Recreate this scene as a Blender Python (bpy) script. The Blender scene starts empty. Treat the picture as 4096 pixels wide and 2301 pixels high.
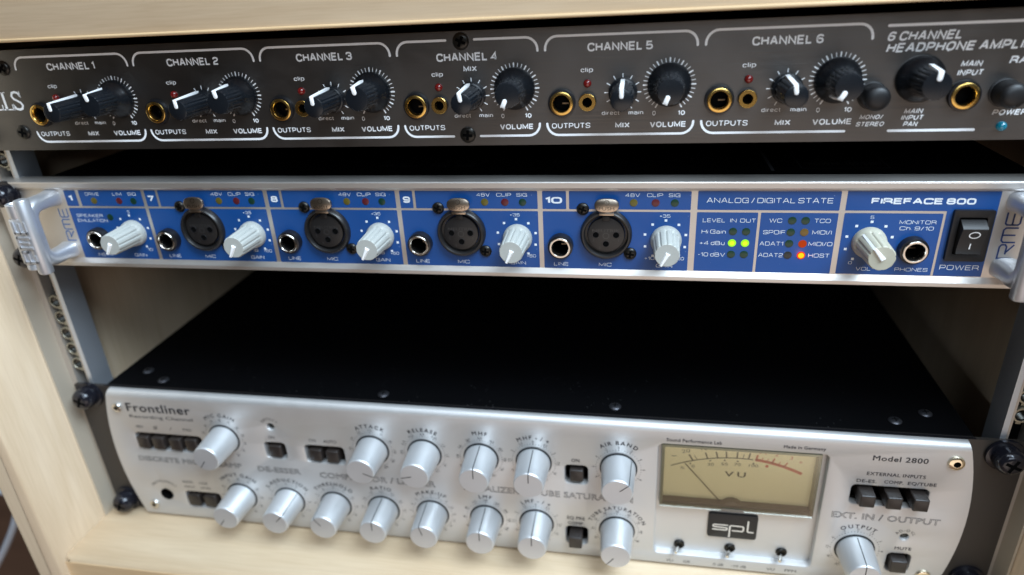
import bpy, bmesh, math, random
from mathutils import Vector, Euler
random.seed(7)
S = bpy.context.scene
COL = S.collection
MM = 0.001
R = math.radians
PI = math.pi

# ---------------------------------------------------------------- camera
cd = bpy.data.cameras.new('camera'); cam = bpy.data.objects.new('camera', cd); COL.objects.link(cam)
cam.location = (0.31198, -0.27760, 0.28525)
cam.rotation_euler = Euler((R(65.288), R(2.971), R(10.167)), 'XYZ')
cd.sensor_width = 36; cd.lens = 23.898; cd.clip_start = 0.01; cd.clip_end = 50
cd.dof.use_dof = True; cd.dof.focus_distance = 0.277; cd.dof.aperture_fstop = 6.3
S.camera = cam
S.render.resolution_x = 1024; S.render.resolution_y = 575
# ---------------------------------------------------------------- room light
W = bpy.data.worlds.new('World'); S.world = W; W.use_nodes = True
bg = W.node_tree.nodes['Background']; bg.inputs[0].default_value = (0.62, 0.50, 0.42, 1); bg.inputs[1].default_value = 0.04
def area(name, loc, target, sx, sy, power, color):
    l = bpy.data.lights.new(name, 'AREA'); l.shape = 'RECTANGLE'; l.size = sx; l.size_y = sy; l.energy = power; l.color = color
    o = bpy.data.objects.new(name, l); COL.objects.link(o); o.location = loc
    o.rotation_euler = (Vector(target) - Vector(loc)).to_track_quat('-Z', 'Y').to_euler()
    return o
area('window_light', (0.92, -0.48, 1.24), (0.24, 0, 0.12), 0.85, 0.65, 42, (0.69, 0.85, 1.0))
area('upper_fill_light', (0.10, -0.50, 1.6), (0.24, 0, 0.12), 0.9, 0.5, 9.0, (0.78, 0.89, 1.0))  # unseen cool fill added high up to brighten the front faces
area('floor_bounce_fill', (0.46, -0.95, -0.50), (0.26, 0, 0.12), 1.2, 1.0, 5.4, (1.0, 0.84, 0.72))  # unseen warm fill added low in front, standing in for floor bounce
area('front_fill_light', (0.48, -0.95, 0.72), (0.32, 0, 0.2), 0.6, 0.45, 4.4, (0.74, 0.87, 1.0))  # unseen cool fill added in front to brighten the panels
S.view_settings.view_transform = 'Standard'; S.view_settings.look = 'None'
S.view_settings.exposure = -0.15; S.view_settings.gamma = 1.0
S.cycles.max_bounces = 8

# ---------------------------------------------------------------- materials
def mat(name, base, rough=0.5, metal=0.0, brush=None, bump=0.0, bscale=(1, 1, 1), var=0.0, emit=None, es=0, coat=0, spec=None, alpha=None, trans=0, rvar=0.0, smudge=0.0, dust=0.0):
    m = bpy.data.materials.new(name); m.use_nodes = True
    nt = m.node_tree; b = nt.nodes['Principled BSDF']
    b.inputs['Base Color'].default_value = (*base, 1); b.inputs['Roughness'].default_value = rough; b.inputs['Metallic'].default_value = metal
    if coat: b.inputs['Coat Weight'].default_value = coat; b.inputs['Coat Roughness'].default_value = 0.08
    if spec is not None: b.inputs['Specular IOR Level'].default_value = spec
    if emit: b.inputs['Emission Color'].default_value = (*emit, 1); b.inputs['Emission Strength'].default_value = es
    if trans: b.inputs['Transmission Weight'].default_value = trans
    if bump or var or rvar:
        tc = nt.nodes.new('ShaderNodeTexCoord'); mp = nt.nodes.new('ShaderNodeMapping'); mp.inputs['Scale'].default_value = bscale
        nz = nt.nodes.new('ShaderNodeTexNoise'); nz.inputs['Scale'].default_value = 1.0; nz.inputs['Detail'].default_value = 4
        nt.links.new(tc.outputs['Object'], mp.inputs[0]); nt.links.new(mp.outputs[0], nz.inputs[0])
        if bump:
            bp = nt.nodes.new('ShaderNodeBump'); bp.inputs['Strength'].default_value = bump; bp.inputs['Distance'].default_value = 0.0001
            nt.links.new(nz.outputs[0], bp.inputs['Height']); nt.links.new(bp.outputs[0], b.inputs['Normal'])
        if var:
            mx = nt.nodes.new('ShaderNodeMix'); mx.data_type = 'RGBA'
            mx.inputs[6].default_value = (*[c * (1 - var) for c in base], 1); mx.inputs[7].default_value = (*[min(1, c * (1 + var)) for c in base], 1)
            nt.links.new(nz.outputs[0], mx.inputs[0]); nt.links.new(mx.outputs[2], b.inputs['Base Color'])
        if rvar:
            mr = nt.nodes.new('ShaderNodeMapRange'); mr.inputs[3].default_value = rough - rvar; mr.inputs[4].default_value = rough + rvar
            nt.links.new(nz.outputs[0], mr.inputs[0]); nt.links.new(mr.outputs[0], b.inputs['Roughness'])
    if smudge:
        tc = nt.nodes.new('ShaderNodeTexCoord'); n2 = nt.nodes.new('ShaderNodeTexNoise'); n2.inputs['Scale'].default_value = 38; n2.inputs['Detail'].default_value = 7; n2.inputs['Distortion'].default_value = 1.2
        m2 = nt.nodes.new('ShaderNodeMapRange'); m2.inputs[1].default_value = .3; m2.inputs[2].default_value = .7; m2.inputs[3].default_value = max(.05, rough - smudge); m2.inputs[4].default_value = rough + smudge
        nt.links.new(tc.outputs['Object'], n2.inputs[0]); nt.links.new(n2.outputs[0], m2.inputs[0]); nt.links.new(m2.outputs[0], b.inputs['Roughness'])
    if dust:
        tc = nt.nodes.new('ShaderNodeTexCoord'); vo = nt.nodes.new('ShaderNodeTexVoronoi'); vo.inputs['Scale'].default_value = 420
        lt = nt.nodes.new('ShaderNodeMath'); lt.operation = 'LESS_THAN'; lt.inputs[1].default_value = .10
        wn = nt.nodes.new('ShaderNodeTexNoise'); wn.inputs['Scale'].default_value = 55; g2 = nt.nodes.new('ShaderNodeMath'); g2.operation = 'GREATER_THAN'; g2.inputs[1].default_value = .58
        ml = nt.nodes.new('ShaderNodeMath'); ml.operation = 'MULTIPLY'; mx = nt.nodes.new('ShaderNodeMix'); mx.data_type = 'RGBA'
        mx.inputs[6].default_value = (*base, 1); mx.inputs[7].default_value = (*[c + dust for c in base], 1)
        for t_ in (vo, wn): nt.links.new(tc.outputs['Object'], t_.inputs['Vector'])
        nt.links.new(vo.outputs['Distance'], lt.inputs[0]); nt.links.new(wn.outputs[0], g2.inputs[0]); nt.links.new(lt.outputs[0], ml.inputs[0]); nt.links.new(g2.outputs[0], ml.inputs[1])
        nt.links.new(ml.outputs[0], mx.inputs[0]); nt.links.new(mx.outputs[2], b.inputs['Base Color'])
    return m
def wood(name, axis, c1, c2, c3, rough=0.42):
    m = bpy.data.materials.new(name); m.use_nodes = True; nt = m.node_tree; b = nt.nodes['Principled BSDF']
    tc = nt.nodes.new('ShaderNodeTexCoord')
    def chain(sc, scale, det, dist):
        mp = nt.nodes.new('ShaderNodeMapping'); mp.inputs['Scale'].default_value = sc
        nz = nt.nodes.new('ShaderNodeTexNoise'); nz.inputs['Scale'].default_value = scale; nz.inputs['Detail'].default_value = det; nz.inputs['Distortion'].default_value = dist
        nt.links.new(tc.outputs['Object'], mp.inputs[0]); nt.links.new(mp.outputs[0], nz.inputs[0]); return nz
    long_ = {'x': (1.2, 9, 9), 'y': (9, 1.2, 9), 'z': (9, 9, 1.2)}[axis]
    fine_ = {'x': (12, 260, 260), 'y': (260, 12, 260), 'z': (260, 260, 12)}[axis]
    a = chain(long_, 4.0, 5, 1.6); f = chain(fine_, 4.0, 3, 0.3)
    cr = nt.nodes.new('ShaderNodeValToRGB'); e = cr.color_ramp.elements
    e[0].position = 0.32; e[0].color = (*c1, 1); e[1].position = 0.72; e[1].color = (*c3, 1)
    k = e.new(0.5); k.color = (*c2, 1)
    nt.links.new(a.outputs[0], cr.inputs[0])
    mx = nt.nodes.new('ShaderNodeMix'); mx.data_type = 'RGBA'; mx.blend_type = 'MULTIPLY'; mx.inputs[0].default_value = 0.17
    gr = nt.nodes.new('ShaderNodeValToRGB'); gr.color_ramp.elements[0].position = 0.35; gr.color_ramp.elements[0].color = (.62, .55, .46, 1); gr.color_ramp.elements[1].position = 0.6
    nt.links.new(f.outputs[0], gr.inputs[0]); nt.links.new(cr.outputs[0], mx.inputs[6]); nt.links.new(gr.outputs[0], mx.inputs[7])
    nt.links.new(mx.outputs[2], b.inputs['Base Color']); b.inputs['Roughness'].default_value = rough
    return m
M = dict(
 wood_x=wood('maple_laminate_along_x', 'x', (.56, .415, .265), (.60, .455, .30), (.65, .51, .35)),
 wood_z=wood('maple_laminate_along_z', 'z', (.60, .45, .30), (.64, .49, .335), (.69, .54, .385)),
 wood_edge=wood('maple_edge_banding', 'x', (.56, .38, .20), (.62, .43, .24), (.66, .48, .29)),
 dark_metal=mat('brushed_gunmetal', (.155, .15, .147), .40, 1.0, bump=.45, bscale=(25, 2500, 2500), smudge=.05),
 silver=mat('satin_aluminium', (.66, .62, .58), .44, .85, bump=.25, bscale=(20, 2200, 2200), rvar=.05),
 silver_paint=mat('fine_brushed_anodised_aluminium', (.61, .60, .59), .49, .65, bump=.3, bscale=(40, 2500, 2500), smudge=.06),
 cast_silver=mat('cast_aluminium', (.62, .63, .66), .40, .7, bump=.2, bscale=(600, 600, 600)),
 knob_silver=mat('anodised_aluminium_knob', (.64, .65, .66), .45, .65, bump=.06, bscale=(2500, 60, 2500), smudge=.05),
 rail_metal=mat('extruded_aluminium', (.56, .50, .44), .45, .6, bump=.1, bscale=(900, 900, 20)),
 blue=mat('blue_print', (.006, .064, .245), .42, 0, smudge=.12, bump=.05, bscale=(1500, 1500, 1500), dust=.10),
 white_print=mat('white_print', (.78, .82, .86), .5),
 amp_print=mat('grey_white_print', (.90, .92, .94), .5),
 dim_print=mat('grey_print_on_lid', (.020, .020, .022), .6),
 dark_print=mat('dark_grey_print', (.022, .022, .026), .5),
 blue_print=mat('blue_logo_print', (.016, .05, .20), .4),
 outline_print=mat('grey_outline_print', (.05, .047, .046), .5),
 black=mat('black_plastic', (.010, .010, .012), .30, bump=.05, bscale=(2500, 2500, 2500)),
 black_satin=mat('black_satin_plastic', (.006, .006, .007), .46, bump=.08, bscale=(3000, 3000, 3000)),
 rocker=mat('matt_black_rocker', (.016, .015, .015), .5),
 knob_black=mat('black_knob_plastic', (.007, .009, .012), .26, bump=.02, bscale=(2500, 2500, 2500), smudge=.05),
 connector=mat('black_connector_plastic', (.014, .013, .013), .36, bump=.1, bscale=(1500, 1500, 1500)),
 button=mat('dark_brown_black_button', (.022, .017, .015), .35),
 lid=mat('black_powder_coat', (.0014, .0014, .0018), .62, spec=.06, bump=.12, bscale=(2200, 2200, 2200), dust=.035),
 lid_front=mat('black_painted_lid_lip', (.004, .004, .0055), .5, spec=.25, bump=.4, bscale=(1600, 1600, 1600)),
 ear=mat('dark_brown_grey_ear', (.045, .038, .033), .45, .3, bump=.1, bscale=(1500, 1500, 1500)),
 void=mat('unlit_cavity', (.004, .004, .004), .9, spec=0),  # near-black colour stands in for the shade inside holes and recesses
 gold=mat('brass_bushing', (.70, .46, .14), .24, 1.0),
 contact=mat('dull_contact_spring', (.30, .22, .15), .35, 1.0),
 nickel=mat('nickel', (.62, .58, .53), .22, 1.0),
 push=mat('satin_nickel_tab', (.50, .42, .34), .30, 1.0, bump=.15, bscale=(1200, 1200, 1200)),
 ivory=mat('warm_grey_knob_plastic', (.44, .42, .33), .42, var=.10, bscale=(160, 160, 160)),
 grey=mat('cool_grey_knob_plastic', (.42, .43, .40), .40, bump=.04, bscale=(1500, 1500, 1500), var=.05),
 white=mat('white_plastic', (.93, .93, .93), .4),
 line_black=mat('engraved_black_line', (.012, .014, .016), .5),
 screw_black=mat('black_oxide_screw', (.030, .028, .025), .28, .7),
 screw_gloss=mat('glossy_black_rack_screw', (.012, .012, .017), .16, .2),
 led_red_off=mat('dark_red_lens', (.19, .008, .008), .14, spec=.7, coat=.5),
 led_off_green=mat('unlit_green_lens', (.006, .036, .020), .3),
 led_off_black=mat('unlit_grey_lens', (.018, .022, .020), .3),
 led_off_yellow=mat('unlit_yellow_lens', (.115, .092, .014), .3),
 led_off_red=mat('unlit_red_lens', (.10, .013, .018), .3),
 led_amber=mat('amber_lens', (.15, .085, .016), .3),
 led_on_green=mat('lit_lime_lens', (.1, .2, .01), .3, emit=(.34, .92, .0), es=1.0),
 led_core_yellow=mat('lit_yellow_core', (.1, .1, .01), .3, emit=(.80, .96, .0), es=1.0),
 led_on_orange=mat('lit_orange_lens', (.05, .005, .0), .5, spec=.1, emit=(.44, .045, .006), es=1.0),
 led_on_red=mat('lit_red_rim', (.05, .005, .0), .5, spec=.1, emit=(1.0, .045, .012), es=1.0),
 led_core=mat('lit_hot_core', (.1, .1, .0), .5, spec=.1, emit=(1.0, .68, .01), es=1.0),
 led_blue=mat('blue_lens', (.0, .16, .24), .1, spec=.8, coat=.6, emit=(0, .25, .4), es=.12),
 meter_face=mat('cream_meter_card', (.88, .80, .58), .6, var=.03, bscale=(40, 40, 40), emit=(1.0, .80, .42), es=.07),  # faint warm glow added to brighten the card
 meter_ink=mat('meter_ink', (.12, .11, .085), .6),
 meter_red=mat('meter_red_ink', (.66, .17, .10), .6),
 meter_shade=mat('meter_lower_cover', (.17, .145, .12), .35),
 thread=mat('shaded_steel_thread', (.12, .12, .11), .3, 1.0),  # shade inside the rings put into a darker steel colour
 flange=mat('beige_rail_flange', (.50, .43, .34), .5, .2),
 web=mat('sky_tinted_rail_side', (.68, .72, .78), .48, .85, bump=.1, bscale=(900, 900, 20)),  # bluish sky reflection painted into the rail's side colour
 steel_ring=mat('zinc_plated_thread', (.50, .47, .38), .36, .9),
 zinc=mat('bright_zinc', (.72, .70, .66), .2, 1.0),
 cable=mat('grey_blue_cable_jacket', (.50, .55, .62), .35),
 floor=mat('dark_brown_floor', (.20, .105, .065), .5, var=.3, bscale=(3, 30, 3)),
 wall=mat('brown_wall', (.09, .05, .032), .7, var=.15, bscale=(4, 4, 4)),
)
def clear_plastic():
    m = bpy.data.materials.new('clear_acrylic'); m.use_nodes = True; nt = m.node_tree
    nt.nodes.remove(nt.nodes['Principled BSDF']); out = nt.nodes['Material Output']
    tr = nt.nodes.new('ShaderNodeBsdfTransparent'); tr.inputs[0].default_value = (.97, .97, .92, 1)
    gl = nt.nodes.new('ShaderNodeBsdfGlossy'); gl.inputs['Roughness'].default_value = .12; gl.inputs[0].default_value = (1, 1, 1, 1)
    fr = nt.nodes.new('ShaderNodeFresnel'); fr.inputs[0].default_value = 1.45
    mx = nt.nodes.new('ShaderNodeMixShader')
    nt.links.new(fr.outputs[0], mx.inputs[0]); nt.links.new(tr.outputs[0], mx.inputs[1]); nt.links.new(gl.outputs[0], mx.inputs[2]); nt.links.new(mx.outputs[0], out.inputs[0])
    return m
M['acrylic'] = clear_plastic()

# ---------------------------------------------------------------- mesh helpers (millimetres; x right, y into the rack, z up)
class MB:
    def __init__(s): s.v = []; s.f = []
    def add(s, v, f):
        n = len(s.v); s.v += [tuple(p) for p in v]; s.f += [tuple(i + n for i in g) for g in f]; return s
    def moved(s, dx=0, dy=0, dz=0):
        s.v = [(a + dx, b + dy, c + dz) for a, b, c in s.v]; return s
    def lathe(s, prof, n=28, c=(0, 0, 0), rm=None, axis='y', ph=0.0):
        rings = []; v = []; f = []
        for r, h in prof:
            if r == 0:
                rings.append([len(v)]); pts = [(0, 0, h)]
            else:
                rings.append(list(range(len(v), len(v) + n))); pts = []
                for i in range(n):
                    t = 2 * PI * i / n + ph; rr = r * (rm(t, h) if rm else 1)
                    pts.append((rr * math.cos(t), rr * math.sin(t), h))
            for a, b, h2 in pts:
                v.append((c[0] + a, c[1] - h2, c[2] + b) if axis == 'y' else (c[0] + a, c[1] + b, c[2] + h2))
        for A, B in zip(rings, rings[1:]):
            if len(A) == 1 and len(B) == 1: continue
            for i in range(n):
                j = (i + 1) % n
                if len(A) == 1: f.append((A[0], B[j], B[i]))
                elif len(B) == 1: f.append((A[i], A[j], B[0]))
                else: f.append((A[i], A[j], B[j], B[i]))
        return s.add(v, f)
    def slab(s, o, yb, yf_, bev=0.0):
        n = len(o); L = [(yb, o)]
        if bev:
            L.append((yf_ + bev, o)); L.append((yf_ + bev * .3, offs(o, -bev * .35))); L.append((yf_, offs(o, -bev)))
        else: L.append((yf_, o))
        v = [(x, y, z) for y, p in L for x, z in p]; f = []
        for k in range(len(L) - 1):
            for i in range(n):
                j = (i + 1) % n; f.append((k * n + i, k * n + j, (k + 1) * n + j, (k + 1) * n + i))
        f.append(tuple(range(n))[::-1]); f.append(tuple(range((len(L) - 1) * n, len(L) * n)))
        return s.add(v, f)
    def box(s, x0, x1, y0, y1, z0, z1, bev=0.0):
        if bev: return s.slab([(x0, z0), (x1, z0), (x1, z1), (x0, z1)], max(y0, y1), min(y0, y1), bev)
        v = [(x, y, z) for x in (x0, x1) for y in (y0, y1) for z in (z0, z1)]
        return s.add(v, [(0, 1, 3, 2), (4, 6, 7, 5), (0, 4, 5, 1), (2, 3, 7, 6), (0, 2, 6, 4), (1, 5, 7, 3)])
    def exx(s, prof, x0, x1):
        n = len(prof); v = [(x0, y, z) for y, z in prof] + [(x1, y, z) for y, z in prof]
        return s.add(v, [(i, (i + 1) % n, n + (i + 1) % n, n + i) for i in range(n)] + [tuple(range(n))[::-1], tuple(range(n, 2 * n))])
    def exz(s, prof, z0, z1):
        n = len(prof); v = [(x, y, z0) for x, y in prof] + [(x, y, z1) for x, y in prof]
        return s.add(v, [(i, (i + 1) % n, n + (i + 1) % n, n + i) for i in range(n)] + [tuple(range(n))[::-1], tuple(range(n, 2 * n))])
    def tube(s, pts, r, n=12, rz=1.0):
        pts = [Vector(p) for p in pts]; v = []; f = []
        up = Vector((0, 0, 1))
        for i, p in enumerate(pts):
            d = (pts[min(i + 1, len(pts) - 1)] - pts[max(i - 1, 0)]).normalized()
            a = d.cross(up)
            if a.length < .05: a = d.cross(Vector((1, 0, 0)))
            a.normalize(); b = d.cross(a)
            rr = r[i] if isinstance(r, (list, tuple)) else r
            for k in range(n):
                t = 2 * PI * k / n; v.append(p + a * (rr * math.cos(t)) + b * (rr * rz * math.sin(t)))
        for i in range(len(pts) - 1):
            for k in range(n):
                j = (k + 1) % n; f.append((i * n + k, i * n + j, (i + 1) * n + j, (i + 1) * n + k))
        f.append(tuple(range(n))[::-1]); f.append(tuple(range((len(pts) - 1) * n, len(pts) * n)))
        return s.add(v, f)
    def stroke(s, pts, w, y, close=False, cap=True):
        pts = [p for k_, p in enumerate(pts) if k_ == 0 or (Vector(p) - Vector(pts[k_ - 1])).length > 1e-3]
        n = len(pts); Lf = []; Rt = []
        for i in range(n):
            p = Vector(pts[i])
            a = Vector(pts[i - 1]) if (i > 0 or close) else None
            b = Vector(pts[(i + 1) % n]) if (i < n - 1 or close) else None
            d1 = (p - a).normalized() if a is not None else None; d2 = (b - p).normalized() if b is not None else None
            if d1 is None: d1 = d2
            if d2 is None: d2 = d1
            m = (d1 + d2)
            m = m.normalized() if m.length > 1e-6 else d1
            nn = Vector((-m.y, m.x)); k = max(.5, nn.dot(Vector((-d1.y, d1.x)))); o = nn * (w / 2 / k)
            Lf.append(p + o); Rt.append(p - o)
        v = [(q.x, y, q.y) for q in Lf] + [(q.x, y, q.y) for q in Rt]; f = []
        for i in range(n if close else n - 1):
            j = (i + 1) % n; f.append((i, j, n + j, n + i))
        s.add(v, f)
        if cap and not close:
            for p, q in ((pts[0], pts[1]), (pts[-1], pts[-2])):
                a0 = math.atan2(p[1] - q[1], p[0] - q[0]); fan = [(p[0] + w / 2 * math.cos(a0 + t), y, p[1] + w / 2 * math.sin(a0 + t)) for t in [-PI / 2 + PI * k / 6 for k in range(7)]]
                s.add(fan, [tuple(range(7))])
        return s
    def plate(s, outer, holes, yf_, depth, cham=0.0, walls=True):
        """flat plate facing -y with real holes, optional chamfer round each hole"""
        bm = bmesh.new(); ed = []
        for lp in [outer] + [offs(h, cham) if cham else h for h in holes]:
            vs = [bm.verts.new((x, yf_, z)) for x, z in lp]
            for i in range(len(vs)): ed.append(bm.edges.new((vs[i], vs[(i + 1) % len(vs)])))
        bmesh.ops.triangle_fill(bm, use_beauty=True, use_dissolve=False, edges=ed, normal=(0, -1, 0))
        bm.verts.index_update(); s.add([tuple(v.co) for v in bm.verts], [tuple(v.index for v in fc.verts) for fc in bm.faces]); bm.free()
        if walls:
            for lp, isout in [(outer, True)] + [(h, False) for h in holes]:
                n = len(lp); L = [(yf_, offs(lp, cham) if (cham and not isout) else lp)]
                if cham and not isout: L.append((yf_ + cham * .35, offs(lp, cham * .3))); L.append((yf_ + cham, lp))
                L.append((yf_ + depth, lp))
                v = [(x, y, z) for y, p in L for x, z in p]; f = []
                for k in range(len(L) - 1):
                    for i in range(n):
                        j = (i + 1) % n; f.append((k * n + i, k * n + j, (k + 1) * n + j, (k + 1) * n + i))
                s.add(v, f)
        return s
def offs(o, d):
    """offset a closed outline outwards by d"""
    n = len(o); A = sum(o[i][0] * o[(i + 1) % n][1] - o[(i + 1) % n][0] * o[i][1] for i in range(n)); sg = 1 if A > 0 else -1
    r = []
    for i in range(n):
        p = Vector(o[i]); a = Vector(o[i - 1]); b = Vector(o[(i + 1) % n]); d1 = (p - a).normalized(); d2 = (b - p).normalized()
        n1 = Vector((d1.y, -d1.x)); n2 = Vector((d2.y, -d2.x)); m = (n1 + n2).normalized(); k = max(.4, m.dot(n1)); q = p + m * (d * sg / k)
        r.append((q.x, q.y))
    return r
def rrect(x0, x1, z0, z1, r, n=5):
    o = []
    for cx, cz, a in ((x1 - r, z0 + r, -90), (x1 - r, z1 - r, 0), (x0 + r, z1 - r, 90), (x0 + r, z0 + r, 180)):
        for k in range(n + 1):
            t = R(a + 90 * k / n); o.append((cx + r * math.cos(t), cz + r * math.sin(t)))
    return o
def circ(x, z, r, n=28): return [(x + r * math.cos(2 * PI * i / n), z + r * math.sin(2 * PI * i / n)) for i in range(n)]

WORLDPOS = {}
def mesh_of(mb, m, smooth=True, ang=38):
    me = bpy.data.meshes.new('mesh'); me.from_pydata([(a * MM, b * MM, c * MM) for a, b, c in mb.v], [], mb.f); me.materials.append(m)
    bm = bmesh.new(); bm.from_mesh(me); bmesh.ops.remove_doubles(bm, verts=bm.verts, dist=1e-6); bmesh.ops.recalc_face_normals(bm, faces=bm.faces); bm.to_mesh(me); bm.free()
    if smooth:
        me.polygons.foreach_set('use_smooth', [True] * len(me.polygons)); me.set_sharp_from_angle(angle=R(ang))
    return me
def thing(name, label, cat, at, group=None):
    o = bpy.data.objects.new(name, None); COL.objects.link(o); o.empty_display_size = .01
    o.location = Vector(at) * MM; WORLDPOS[o.name] = Vector(at); o['label'] = label; o['category'] = cat
    if group: o['group'] = group
    return o
def place(name, me, at, parent, rot=(0, 0, 0), label=None):
    """a mesh whose own origin sits at `at` (mm, scene coordinates)"""
    o = bpy.data.objects.new(name, me); COL.objects.link(o); at = Vector(at)
    if parent:
        o.parent = parent; o.location = (at - WORLDPOS[parent.name]) * MM
    else: o.location = at * MM
    o.rotation_euler = rot; WORLDPOS[o.name] = at
    if label: o['label'] = label
    return o
def part(name, mb, m, parent, smooth=True, ang=38, label=None, me=None):
    """mesh given in scene millimetres; origin put at its own centre"""
    xs = [p[0] for p in mb.v]; ys = [p[1] for p in mb.v]; zs = [p[2] for p in mb.v]
    c = ((min(xs) + max(xs)) / 2, (min(ys) + max(ys)) / 2, (min(zs) + max(zs)) / 2)
    q = MB(); q.f = mb.f; q.v = [(a - c[0], b - c[1], d - c[2]) for a, b, d in mb.v]
    return place(name, mesh_of(q, m, smooth, ang), c, parent, label=label)
def sub(name, me, parent, off=(0, 0, 0)):
    """sub-part in its parent's own frame"""
    o = bpy.data.objects.new(name, me); COL.objects.link(o); o.parent = parent; o.location = Vector(off) * MM; return o
def tag(o, label, cat=None, kind=None):
    if label: o['label'] = label
    if cat: o['category'] = cat
    if kind: o['kind'] = kind
    return o

# ---------------------------------------------------------------- lettering: glyph outlines laid out one by one
CH = sorted(set("ABCDEFGHIJKLMNOPQRSTUVWXYZabcdefghijklmnopqrstuvwxyz0123456789+-/.,%()"))
def glyphs(offset=0.0, hollow=False):
    obs = []
    for c in CH:
        for kind in (0, 1):
            cu = bpy.data.curves.new('g', 'FONT'); cu.body = c if kind == 0 else 'H' + c + 'H'; cu.resolution_u = 3; cu.offset = offset
            if hollow and kind == 0: cu.fill_mode = 'NONE'; cu.bevel_depth = .018; cu.bevel_resolution = 0; cu.resolution_u = 2
            o = bpy.data.objects.new('g', cu); COL.objects.link(o); obs.append((c, kind, o))
    cu = bpy.data.curves.new('g', 'FONT'); cu.body = 'HH'; cu.offset = offset; oh = bpy.data.objects.new('g', cu); COL.objects.link(oh)
    bpy.context.view_layer.update(); dg = bpy.context.evaluated_depsgraph_get(); base = oh.dimensions.x; G = {}
    for c, kind, o in obs:
        if kind == 0:
            me = bpy.data.meshes.new_from_object(o.evaluated_get(dg))
            G[c] = [[(v.co.x, v.co.y, v.co.z) for v in me.vertices], [tuple(p.vertices) for p in me.polygons], 0]; bpy.data.meshes.remove(me)
        else: G[c][2] = o.dimensions.x - base
    cap = max(v[1] for v in G['H'][0])
    for c, k, o in obs: bpy.data.objects.remove(o)
    bpy.data.objects.remove(oh)
    return G, cap
FONT = {'n': glyphs(0.0), 'o': glyphs(0.0, True)}
def embolden(F, d):
    G, cap = F; H = {}
    for ch, (v, f, adv) in G.items():
        n = len(v); V = []; Fc = []
        for k, (dx, dz) in enumerate(((-d, 0), (d, 0), (0, d * .7), (0, -d * .7))): V += [(x + dx + d, z + dz, .004 * k) for x, z, q in v]; Fc += [tuple(i + n * k for i in g) for g in f]
        H[ch] = [V, Fc, adv + 2 * d]
    return H, cap
FONT['b'] = embolden(FONT['n'], .02)
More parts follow.
